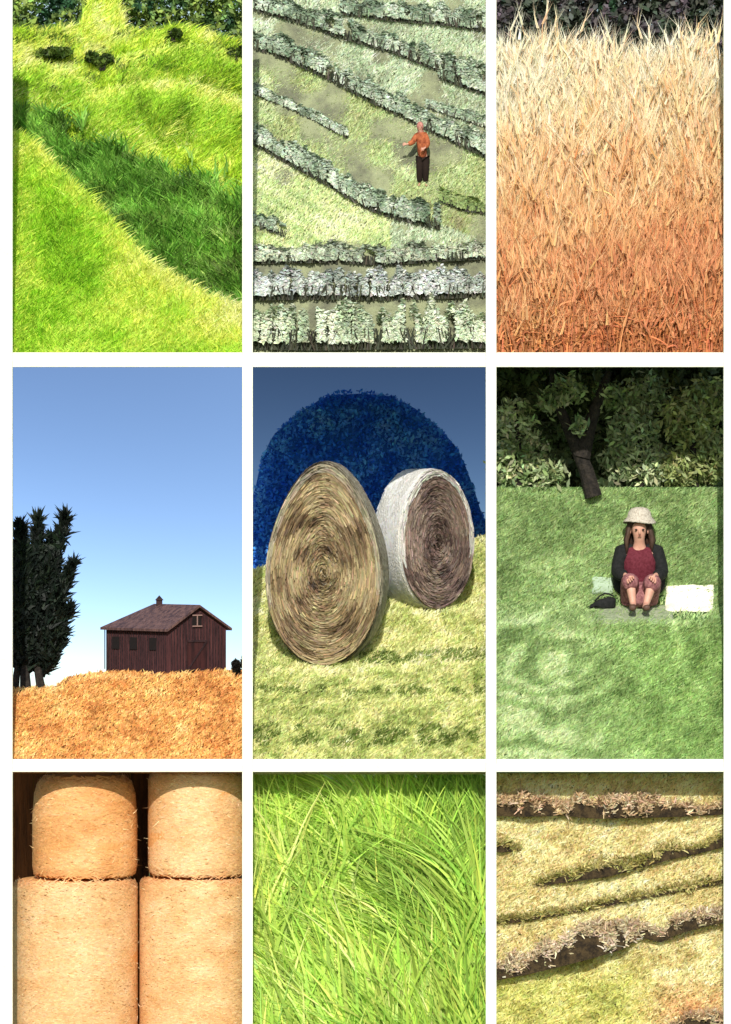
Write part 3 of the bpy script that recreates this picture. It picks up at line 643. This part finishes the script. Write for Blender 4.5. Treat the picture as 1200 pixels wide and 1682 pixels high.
# ---- people
M_skin = mat('skin', L3(208, 160, 138), rough=.55, noise=(12, L3(196, 142, 122), .4, .7), spec=.35)
def person_body(parent, u, pose):
    """one continuous skinned body from a pose dictionary (px units)"""
    P = []; E = []
    def add(p, frm=None):
        P.append(p); i = len(P) - 1
        if frm is not None: E.append((frm, i))
        return i
    s = pose['s']                                   # stature unit: head height
    pel = add((*pose['pelvis'], (s * .62, s * .46)))
    wa = add((*pose['waist'], (s * .50, s * .36)), pel)
    ch = add((*pose['chest'], (s * .62, s * .42)), wa)
    nb = add((*pose['neck'], s * .22), ch)
    hx, hd, hz = pose['head']
    chin = add((hx, hd - s * .02, hz - s * .30, (s * .25, s * .27)), nb)
    hm = add((hx, hd, hz, (s * .37, s * .42)), chin)
    add((hx, hd + s * .03, hz + s * .30, (s * .30, s * .34)), hm)
    for sd_ in (0, 1):
        shp, el, wr, hdv = pose['arms'][sd_]
        sg = -1 if sd_ == 0 else 1
        a = add((*shp, s * .23), ch); b = add((*el, s * .16), a); c = add((*wr, s * .11), b)
        hv = Vector(hdv).normalized(); side = hv.cross(Vector((0, -1, .2))).normalized() * sg
        p = Vector(wr) + hv * s * .22; pm = add((*p, (s * .15, s * .09)), c)
        for k, (o_, ln) in enumerate(((-.12, .26), (-.04, .31), (.04, .29), (.12, .22))):
            q = p + side * s * o_ * 1.2 + hv * s * .16; q2 = q + hv * s * ln * .6 + Vector((0, -.02, -.05)) * s
            f1 = add((*q, s * .045), pm); f2 = add((*q2, s * .036), f1)
        th_ = p - hv * s * .06 - side * s * .17; t2 = th_ + hv * s * .16 - side * s * .03
        f1 = add((*th_, s * .05), pm); add((*t2, s * .04), f1)
    for sd_ in (0, 1):
        hip, kn, an, toe = pose['legs'][sd_]
        a = add((*hip, s * .36), pel); b = add((*kn, s * .24), a)
        mid = [(kn[i] * .65 + an[i] * .35) for i in range(3)]; mid[1] += s * .06
        c = add((*mid, s * .22), b); d = add((*an, s * .13), c); add((*toe, (s * .15, s * .10)), d)
    return skin('body', P, E, M_skin, parent, u, 2, 0)
def face(parent, u, s, h):
    hx, hd, hz = h
    dk = mat('eye_dark', L3(34, 24, 20), rough=.3)
    for sg in (-1, 1):
        bm = bmesh.new(); blob(bm, ((hx + sg * s * .15) * u, (hd - s * .37) * u, (hz - s * .02) * u), (s * .06 * u, s * .03 * u, s * .035 * u), 10, 6); bmobj('eye', bm, dk, parent, smooth=True)
        bm = bmesh.new(); blob(bm, ((hx + sg * s * .37) * u, (hd + s * .02) * u, (hz - s * .06) * u), (s * .04 * u, s * .08 * u, s * .12 * u), 10, 6); bmobj('ear', bm, M_skin, parent, smooth=True)
    bm = bmesh.new(); blob(bm, (hx * u, (hd - s * .42) * u, (hz - s * .11) * u), (s * .05 * u, s * .08 * u, s * .11 * u), 10, 8); bmobj('nose', bm, M_skin, parent, smooth=True)
    bm = bmesh.new(); blob(bm, (hx * u, (hd - s * .36) * u, (hz - s * .25) * u), (s * .085 * u, s * .025 * u, s * .02 * u), 12, 6); bmobj('mouth', bm, mat('lips', L3(170, 104, 92), rough=.5), parent, smooth=True)

# seated woman
pd = float(d6(1050, 1000)); ploc = WV(1050, 1002, pd); u6 = S(pd) * K
wom = empty('person', ploc, 'person seated on the meadow in black jacket, maroon top and pale brimmed hat', 'person')
s6 = 46; wom.scale = (.84, .9, .97)
pose = dict(s=s6, pelvis=(0, 10, 22), waist=(0, 12, 50), chest=(0, 6, 84), neck=(0, 3, 112), head=(-1, -6, 137),
            arms=[((-33, 4, 98), (-45, -8, 62), (-27, -46, 58), (.3, -1, -.25)), ((33, 4, 98), (45, -8, 62), (27, -46, 58), (-.3, -1, -.25))],
            legs=[((-16, 0, 20), (-22, -50, 54), (-16, -66, 9), (-18, -88, 6)), ((16, 0, 20), (24, -50, 52), (8, -70, 9), (6, -92, 6))])
person_body(wom, u6, pose); face(wom, u6, s6, pose['head'])
M_jacket = mat('black_cloth', L3(34, 34, 34), rough=.9, noise=(30, L3(22, 24, 24), .4, .6), bump=.5, bscale=30)
M_maroon = mat('maroon_cloth', L3(104, 40, 52), rough=.85, noise=(40, L3(88, 26, 38), .4, .6), bump=.4, bscale=40)
M_pink = mat('pink_print_cloth', L3(158, 108, 108), rough=.85, noise=(30, L3(116, 70, 74), .42, .58), bump=.4, bscale=40)
skin('top', [(0, 9, 24, (40, 30)), (0, 11, 50, (36, 27)), (0, 5, 78, (42, 30)), (0, 4, 98, (34, 23)), (0, 3, 107, (16, 15)), (-24, 4, 97, 15), (24, 4, 97, 15)], [(0, 1), (1, 2), (2, 3), (3, 4), (3, 5), (3, 6)], M_maroon, wom, u6)
for sg in (-1, 1):
    skin('jacket', [(9 * sg, 9, 108, (12, 13)), (24 * sg, 7, 101, (17, 18)), (35 * sg, 5, 97, 16), (45 * sg, -8, 62, 14), (30 * sg, -42, 58, 11), (29 * sg, 8, 62, (16, 24)), (31 * sg, 10, 22, (18, 26))], [(0, 1), (1, 2), (2, 3), (3, 4), (1, 5), (5, 6)], M_jacket, wom, u6)
skin('skirt', [(0, 8, 18, (36, 26)), (-18, -4, 22, (24, 22)), (-22, -50, 55, (18, 17)), (-19, -60, 34, 17), (18, -4, 22, (24, 22)), (24, -50, 53, (18, 17)), (17, -62, 32, 17), (0, -36, 34, (24, 20))], [(0, 1), (1, 2), (2, 3), (0, 4), (4, 5), (5, 6), (0, 7)], M_pink, wom, u6)
for sg in (-1, 1):
    fx = -17 if sg < 0 else 7
    skin('shoe', [(fx, -64, 6, 8), (fx + sg, -82, 6, (8, 6)), (fx + 2 * sg, -96, 5, (7, 5))], [(0, 1), (1, 2)], mat('shoe_leather', L3(90, 66, 54), rough=.6), wom, u6)
hb = bmesh.new(); blob(hb, (0, 3 * u6, 144 * u6), (22 * u6, 19 * u6, 22 * u6), 24, 16)
for k in range(26):
    aa = math.pi * (-.12 + 1.24 * k / 25); xx = math.cos(aa); yy = math.sin(aa); w_ = 1 + .08 * math.sin(k * 5.1)
    limb_tube(hb, [Vector((xx * 15, yy * 14 + 1, 160)) * u6, Vector((xx * 21, yy * 17 + 2, 140)) * u6, Vector((xx * 26 * w_, yy * 19 + 2, 118)) * u6, Vector((xx * 25 * w_, yy * 20 + 1, 99 + 4 * math.sin(k * 3.7))) * u6], [4 * u6, 5.5 * u6, 5.5 * u6, 2 * u6], 7)
bmobj('hair', hb, mat('brown_hair', L3(84, 62, 50), rough=.6, noise=(30, L3(50, 36, 30), .4, .6), stretch=(1, 1, .15), bump=.6), wom, smooth=True)
bm = bmesh.new(); n = 40; rings = [(22, 152), (23, 155), (31, 149), (33, 147.5), (32, 150), (24, 158), (22, 166), (16, 172), (6, 174.5)]
prev = None
for (rr, zz) in rings:
    ring = [bm.verts.new(((rr * math.cos(k * 2 * math.pi / n)) * u6, (rr * .92 * math.sin(k * 2 * math.pi / n) - 1) * u6, (zz + (1.8 * math.sin(k * 4 * math.pi / n) if rr > 30 else 0)) * u6)) for k in range(n)]
    if prev:
        for k in range(n): bm.faces.new((prev[k], prev[(k + 1) % n], ring[(k + 1) % n], ring[k]))
    prev = ring
bm.faces.new(prev)
bmobj('hat', bm, mat('pale_straw_hat', L3(206, 198, 182), rough=.8, noise=(60, L3(160, 148, 132), .45, .65), bump=.6, bscale=90), wom, smooth=True)

def cloth(name, label, cat, x0, x1, y0, y1, dfun, m, lump=4, thick=3, seed=0, fold=10, group=None):
    nx, ny = 40, 24; xs = np.linspace(0, 1, nx); ys = np.linspace(0, 1, ny); U, Vv = np.meshgrid(xs, ys)
    X = x0 + (x1 - x0) * U + 4 * (vn(Vv * 100, U * 20, 30, seed) - .5); Y = y0 + (y1 - y0) * Vv + 4 * (vn(U * 100, Vv * 20, 22, seed + 1) - .5)
    ed = np.clip(np.minimum(np.minimum(U, 1 - U) * 8, np.minimum(Vv, 1 - Vv) * 5), 0, 1) ** .5
    H = thick * ed + lump * ed * vn(X, Y * 2, fold, seed + 2)
    P = W(X, Y, dfun(X, Y)); P[..., 2] += (H + 1.0) * K; P[..., 1] -= .3 * H * K
    loc = WV((x0 + x1) / 2, max(y0, y1), float(dfun((x0 + x1) / 2, max(y0, y1))))
    i = np.arange((ny - 1) * nx).reshape(ny - 1, nx)[:, :-1].ravel()
    o = npmesh(name, P.reshape(-1, 3) - np.array(loc), np.stack([i, i + 1, i + nx + 1, i + nx], -1), m, None, None, loc, smooth=True)
    md = o.modifiers.new('t', 'SOLIDIFY'); md.thickness = .008; md.offset = 1
    return tag(o, label, cat, group)
M_sheet = mat('white_cotton', L3(242, 240, 218), rough=.85, noise=(20, L3(230, 226, 200), .5, .7), bump=.4, bscale=20)
cloth('white_cloth', 'bright white cloth spread on the grass right of the seated woman', 'cloth', 1094, 1172, 1006, 964, d6, M_sheet, 5, 4, 160)
cloth('picnic_blanket', 'thin pale grey picnic blanket under the seated woman', 'blanket', 966, 1106, 1026, 996, d6, mat('grey_blanket', L3(168, 176, 146), rough=.95, noise=(25, L3(130, 146, 110), .4, .6), bump=.5), 2, 1, 170)
cloth('grey_cloth', 'small light grey cloth lying behind the black bag', 'cloth', 974, 1006, 976, 952, d6, mat('grey_cotton', L3(170, 190, 165), rough=.9), 4, 3, 180)
# black bag
bl = WV(988, 1002, float(d6(988, 1002)) - 2); bag = empty('bag', bl, 'slumped black bag on the grass left of the seated woman', 'bag')
bm = bmesh.new(); blob(bm, (0, 0, 9 * K), (24 * K, 13 * K, 10 * K), 24, 14)
for v in bm.verts:
    v.co.z += .35 * v.co.x * (1 if v.co.z > 9 * K else .1) + .012 * mnoise(v.co * 14); v.co.y += .01 * mnoise(v.co * 18 + Vector((4, 2, 1)))
bmobj('bag_body', bm, M_jacket, bag, smooth=True)
bm = bmesh.new(); limb_tube(bm, [Vector((-12 + 8 * k, -6 + 0 * k, 15 + 9 * math.sin(k * math.pi / 4) + 2 * k)) * K for k in range(5)], [1.3 * K] * 5, 6); bmobj('strap', bm, M_jacket, bag)

# tea picker of panel 2
pd = float(d2(694, 306)); tl = WV(694, 307, pd); u2 = S(pd) * K
tp = empty('person', tl, 'person picking tea in an orange red top and black trousers among the grey green rows', 'person')
s2 = 14.5; tp.scale = (.86, .9, 1)
pose2 = dict(s=s2, pelvis=(0, 0, 54), waist=(-1, 0, 64), chest=(-3, -2, 78), neck=(-4, -3, 89), head=(-5, -5, 98),
             arms=[((-12, -3, 84), (-20, -9, 72), (-31, -14, 69), (-1, -.3, 0)), ((6, -2, 84), (10, -8, 70), (3, -18, 62), (-.8, -.5, -.2))],
             legs=[((-5, 0, 51), (-6, -3, 28), (-6, 1, 4), (-8, -6, 2)), ((5, 0, 51), (6, -3, 28), (5, 3, 4), (7, -4, 2))])
person_body(tp, u2, pose2); face(tp, u2, s2, pose2['head'])
M_org = mat('orange_red_cloth', L3(186, 106, 66), rough=.85, noise=(18, L3(120, 58, 34), .4, .6), bump=.3)
M_trs = mat('black_trousers', L3(34, 22, 16), rough=.9)
skin('shirt', [(0, 0, 44, (13.5, 10)), (-1, 0, 62, (12, 9.5)), (-3, -2, 78, (13.5, 10)), (-4, -3, 86, (7, 6.5)), (-12, -3, 84, 6.5), (-20, -9, 72, 5.2), (-28, -13, 69.5, 4), (6, -2, 84, 6.5), (10, -8, 70, 5.2), (4.5, -16, 63, 4)], [(0, 1), (1, 2), (2, 3), (2, 4), (4, 5), (5, 6), (2, 7), (7, 8), (8, 9)], M_org, tp, u2)
skin('trousers', [(0, 0, 56, (12, 9)), (-5, 0, 48, 9), (-6, -3, 28, 7), (-6, 1, 6, 5.5), (5, 0, 48, 9), (6, -3, 28, 7), (5, 3, 6, 5.5)], [(0, 1), (1, 2), (2, 3), (0, 4), (4, 5), (5, 6)], M_trs, tp, u2)
bm = bmesh.new(); blob(bm, (-5 * u2, -3.4 * u2, 99.5 * u2), (6.6 * u2, 6.6 * u2, 7.6 * u2), 16, 12); blob(bm, (-4 * u2, 0, 91 * u2), (6 * u2, 4 * u2, 7 * u2), 12, 8); bmobj('headscarf', bm, mat('pink_scarf', L3(196, 140, 128), rough=.85, noise=(40, L3(160, 96, 84), .4, .6)), tp, smooth=True)

# ================================================================ PANEL 7 : stacked straw bales
M_bale7 = mat('straw_core', L3(226, 168, 106), rough=.9, noise=(9, L3(214, 150, 86), .35, .7), bump=.6, bscale=40)
g7 = 'tall straw bales stacked two high'
def stack_bale(label, cx, r, ytop, ybot, d, seed, cols, sh=22, lean=0):
    loc = WV(cx, ybot, d); s = S(d) * K; e = empty('straw_bale', loc, label, 'straw bale', g7); H = ybot - ytop; n = 72
    prof = [(.02, 0), (.90, 0), (.975, 5), (1.0, 16)] + [(1.0, 16 + (H - 32 - sh) * k / 8) for k in range(1, 9)] + [(1 - .012, H - sh * .8), (.965, H - sh * .45), (.90, H - sh * .18), (.78, H - 2), (.5, H), (.02, H + 1)]
    a = np.arange(n) / n * 2 * math.pi; V = []
    for (q, z) in prof:
        k = 1 + .018 * (vn(a * 20, np.full(n, z), 9, seed) - .5) + .03 * (vn(a * 9, np.full(n, z), 40, seed + 1) - .5)
        V.append(np.stack([np.cos(a) * r * q * k + lean * z, np.sin(a) * r * q * k, np.full(n, float(z))], -1))
    V = np.concatenate(V) * s
    F = [(j * n + i, j * n + (i + 1) % n, (j + 1) * n + (i + 1) % n, (j + 1) * n + i) for j in range(len(prof) - 1) for i in range(n)]
    npmesh('core', V, np.array(F), M_bale7, None, e, smooth=True)
    m = int(H * r * .8); a = -math.pi * rng.random(m); z = rng.uniform(2, H - 2, m)
    q = np.interp(z, [0, 5, 16, H - sh, H - sh * .45, H - sh * .18, H], [.90, .975, 1.0, 1.0, .965, .90, .72])
    B = np.stack([np.cos(a) * r * q * 1.014 + lean * z, np.sin(a) * r * q * 1.014, z], -1)
    tn = .45 * vn(a * 60, z, 26, seed + 2) + .25 * vn(a * 60, z, 7, seed + 3) + .3 * rng.random(m)
    tang = np.stack([-np.sin(a), np.cos(a), .35 * rng.normal(size=m)], -1) * rng.choice([-1, 1], (m, 1)); outw = np.stack([np.cos(a), np.sin(a), 0 * a], -1)
    f = strip_data(world=False, base=B * s, dirn=tang + .12 * outw, length=(5 + 9 * rng.random(m)) * s, width=np.full(m, 1.8 * s), bend=-.25 * outw, col=jl(ramp(tn, cols), .1), seg=2, taper=.4, wdir=np.cross(tang, outw))
    m = 130; a = -math.pi * rng.random(m); z = rng.uniform(2, H - 8, m)
    q = np.interp(z, [0, 5, 16, H - sh, H - sh * .45, H - sh * .18, H], [.90, .975, 1.0, 1.0, .965, .90, .72])
    outw = np.stack([np.cos(a), np.sin(a), 0 * a], -1); B = outw * (r * q)[:, None] + np.stack([lean * z, 0 * z, z], -1)
    g_ = strip_data(world=False, base=B * s, dirn=outw * .5 + np.stack([-np.sin(a), np.cos(a), .8 * rng.normal(size=m)], -1) * rng.choice([-1, 1], (m, 1)), length=(6 + 7 * rng.random(m)) * s, width=np.full(m, 1.3 * s), bend=.3 * rng.normal(size=(m, 3)), col=jl(np.tile(lin(cols[3]), (m, 1)), .15), seg=2)
    f = join_data([f, g_])
    npmesh('straw', f[0], f[1], M_straw, f[2], e); return e
c7a = [(200, 134, 74), (222, 158, 96), (236, 178, 118), (246, 202, 148)]
c7b = [(206, 148, 92), (228, 176, 120), (238, 194, 142), (248, 214, 170)]
stack_bale('upper left straw bale with a rounded shoulder, orange straw', 139, 85, 1272, 1438, 120, 200, c7a, 70)
stack_bale('lower left straw bale, wider than the one on top of it', 124, 101, 1441, 1880, 120, 210, c7b, 14)
stack_bale('upper right straw bale, paler and squarer at the top', 326, 82, 1264, 1436, 124, 220, c7b, 18)
stack_bale('lower right straw bale beside the green grass panel', 321, 91, 1439, 1880, 124, 230, c7b, 12)
CLIP = (-42, 404, 1250, 1910)
bm = bmesh.new(); p = WV(-40, 1900, 300); q = WV(404, 1262, 300)
for k in range(14):
    xa = p.x + (q.x - p.x) * k / 14; xb = p.x + (q.x - p.x) * (k + .96) / 14; box(bm, (xa, p.y + .004 * (k % 3), p.z), (xb, p.y + .05, q.z))
wl = bmobj('plank_wall', bm, mat('dark_shed_planks', L3(120, 72, 38), rough=.9, noise=(14, L3(80, 46, 24), .4, .6), stretch=(1, 1, .1), bump=.5)); tag(wl, 'dark brown plank wall behind the stacked straw bales', 'wall')
sheet('ground', -40, 404, 10, 1905, 1860, 6, lambda x, y: 10 + (1905 - y) * 7, M_soil_dark)

# ================================================================ PANEL 8 : long green grass close up
CLIP = (407, 805, 1240, 1960)
sheet('ground', 408, 806, 20, 1905, 1290, 30, lambda x, y: 66 + (1905 - y) * .05, mat('grass_bed', L3(52, 86, 18), rough=.95, noise=(6, L3(36, 64, 14), .4, .6), bump=.6), back=40)
def bigblades(n, lo, hi, L0, L1, w0, w1, seed, dz=0):
    x = rng.uniform(395, 815, n); y = rng.uniform(lo, hi, n); d = 50 + (1905 - y) * .05 - dz * .6 + 7 * rng.normal(size=n)
    d = np.clip(d, 26, 700); B = W(x, y, d); L = rng.uniform(L0, L1, n) * K
    fl = (vn(x, y, 95, seed) - .5) * 2.2 + .25 * rng.normal(size=n)
    fl = fl - .35 * np.clip((1600 - y) / 250, 0, 1)
    right = np.clip((x - 640) / 150, -1, 1); fl = fl * .7 - .18 + .1 * right
    dirn = np.stack([fl, .12 * rng.normal(size=n), np.ones(n)], -1)
    bend = np.stack([fl * .8 + .1 * rng.normal(size=n), -.12 * rng.random(n), -.25 * np.abs(fl)], -1)
    tn = .5 * vn(x, y, 60, seed + 1) + .3 * vn(x, y, 20, seed + 2) + .2 * rng.random(n) - .12 * right + .05
    col = ramp(tn, [(74, 112, 30), (134, 168, 62), (176, 202, 88), (216, 230, 144)]) * 1.4 * (.55 + .9 * vn(x, y, 34, seed + 9))[:, None]
    gl = vn(x, y, 80, seed + 5)[:, None] * .35
    col = col * (1 - gl) + lin((130, 172, 92)) * gl
    wdir = np.stack([np.ones(n), .5 * rng.normal(size=n), .1 * rng.normal(size=n)], -1)
    return strip_data(base=B, dirn=dirn, length=L, width=rng.uniform(w0, w1, n) * K, bend=bend, col=jl(col, .22), seg=6, wdir=wdir)
f = join_data([bigblades(24000, 1290, 1930, 50, 130, 2, 5, 240), bigblades(2600, 1420, 1930, 100, 200, 4, 8, 250, 16)])
o = npmesh('grass', f[0], f[1], M_blade, f[2]); tag(o, 'long swaying green grass blades seen close up in the bottom middle panel', 'grass', None, 'stuff')

# ================================================================ PANEL 9 : hay windrows
CLIP = (807, 1196, 1240, 1960)
def d9(x, y): return 12 + np.clip(1800 - y, 0, 900) * .11
sheet('field', 806, 1196, 50, 1908, 1262, 70, lambda x, y: d9(x, y) + 8 * vn(x, y, 30, 260), mat('hay_soil', L3(150, 146, 88), rough=.95, noise=(6, L3(112, 104, 60), .4, .62), bump=.7), back=40)
x, y = inreg(66000, 806, 1194, 1262, 1760)
tn = .4 * vn(x, y * 1.5, 42, 261) + .4 * vn(x, y * 1.8, 14, 262) + .2 * rng.random(len(x))
cols = ramp(tn, [(144, 134, 84), (186, 172, 122), (212, 198, 154), (230, 216, 182)])
br = np.clip((x - 1020) / 100, 0, 1) * np.clip((y - 1600) / 60, 0, 1); gg = np.clip((y - 1560) / 60, 0, 1) * np.clip((1090 - x) / 60, 0, 1)
cols = cols * (1 - br[:, None]) + br[:, None] * ramp(tn, [(140, 104, 66), (192, 156, 110), (218, 186, 142), (226, 196, 156)])
cols = cols * (1 - .5 * gg[:, None]) + .5 * gg[:, None] * ramp(tn, [(110, 128, 30), (150, 164, 56), (178, 186, 90), (190, 196, 110)])
grassfield('grass', 'pale yellow green cut stubble between the hay windrows', x, y, d9, cols * 1.65, 9, 2.6, seg=2, lean=(.2, 0, 0), spread=.6)
def windrow(label, pts, hp, seed, cols, n, dens=1.0):
    f_ = poly([(p[0], p[1]) for p in pts]); hf = poly([(p[0], p[2]) for p in pts]); x0, x1 = pts[0][0], pts[-1][0]; mx = (x0 + x1) / 2
    loc = WV(mx, float(f_(mx)), float(d9(mx, f_(mx)))); e = empty('windrow', loc, label, 'hay row', 'raked hay windrows')
    # core mound; its dark colour, bare low on the front, imitates shade
    nx, na = 90, 9; xs = np.linspace(x0, x1, nx); V = []
    for k in range(na):
        a = math.pi * k / (na - 1); hh = hf(xs) * (.75 + .5 * vn(xs, xs * 0 + k * 6, 18, seed))
        V.append(W(xs, f_(xs) - np.sin(a) * hh * .72, d9(xs, f_(xs)) - np.cos(a) * hh * .55))
    V = np.stack(V, 0); i = np.arange((na - 1) * nx).reshape(na - 1, nx)[:, :-1].ravel()
    npmesh('core', V.reshape(-1, 3) - np.array(loc), np.stack([i, i + 1, i + nx + 1, i + nx], -1), mat('hay_core', L3(72, 58, 36), rough=.95, noise=(20, L3(36, 28, 18), .4, .6), bump=.8), None, e, smooth=True)
    x = rng.uniform(x0, x1, n); keep = rng.random(n) < hf(x) / max(p[2] for p in pts) * 1.2; x = x[keep]; m = len(x)
    a = np.arccos(np.clip(-1 + rng.random(m) * (1.62 + .38 * (vn(x, x * 0, 15, seed + 6) > .5)), -1, 1)); hh = hf(x) * (.75 + .5 * vn(x, a * 12, 18, seed)) * (.85 + .3 * rng.random(m)) * (.8 + .4 * vn(x, a * 4, 9, seed + 8))
    ck = vn(x, a * 14, 11, seed + 4) > .2
    x, a, hh = x[ck], a[ck], hh[ck]; m = len(x)
    B = W(x, f_(x) - np.sin(a) * hh * .75, d9(x, f_(x)) - np.cos(a) * hh * .55)
    tn = .5 * vn(x, a * 20, 16, seed + 1) + .5 * rng.random(m)
    q = strip_data(base=B, dirn=np.stack([rng.normal(size=m) + .6, -.3 + .5 * rng.normal(size=m), .35 + .5 * rng.normal(size=m)], -1), length=(4 + 7 * rng.random(m)) * K, width=np.full(m, 2.6 * K), bend=.3 * rng.normal(size=(m, 3)), col=jl(ramp(tn, cols), .22), seg=2, taper=.5)
    npmesh('hay', q[0] - np.array(loc), q[1], M_straw, q[2], e); return e
HC = [(116, 90, 62), (176, 148, 112), (210, 186, 150), (232, 214, 184)]
HG = [(96, 92, 40), (146, 140, 74), (184, 172, 110), (212, 200, 150)]
windrow('uppermost hay windrow, pinkish brown and level', [(806, 1340, 34), (860, 1342, 38), (920, 1340, 30), (980, 1345, 44), (1040, 1344, 42), (1110, 1342, 28), (1150, 1340, 16), (1194, 1338, 22)], 40, 270, HC, 15000)
windrow('thin greenish hay row rising to the right through the middle', [(880, 1456, 8), (930, 1450, 20), (1000, 1440, 30), (1040, 1430, 22), (1100, 1412, 28), (1140, 1404, 14), (1194, 1390, 26)], 30, 280, HG, 9000)
windrow('faint low hay row between the middle and the widest windrows', [(806, 1520, 8), (860, 1514, 14), (940, 1500, 10), (1010, 1486, 14), (1090, 1470, 10), (1194, 1450, 14)], 18, 287, HG, 6000)
windrow('small clump of hay at the left edge between two rows', [(806, 1400, 18), (826, 1400, 22), (850, 1398, 6)], 22, 285, HG, 1500)
windrow('widest hay windrow, grey and pinkish, crossing the lower field', [(806, 1612, 34), (870, 1600, 42), (920, 1588, 52), (980, 1572, 62), (1020, 1560, 54), (1052, 1540, 26), (1085, 1548, 20), (1110, 1536, 36), (1150, 1524, 34), (1194, 1514, 34)], 60, 290, [(118, 98, 70), (178, 156, 122), (214, 196, 164), (236, 224, 200)], 26000)
windrow('loose brown hay in the bottom right corner', [(1100, 1690, 10), (1150, 1682, 24), (1194, 1690, 34)], 30, 295, HC, 3000)
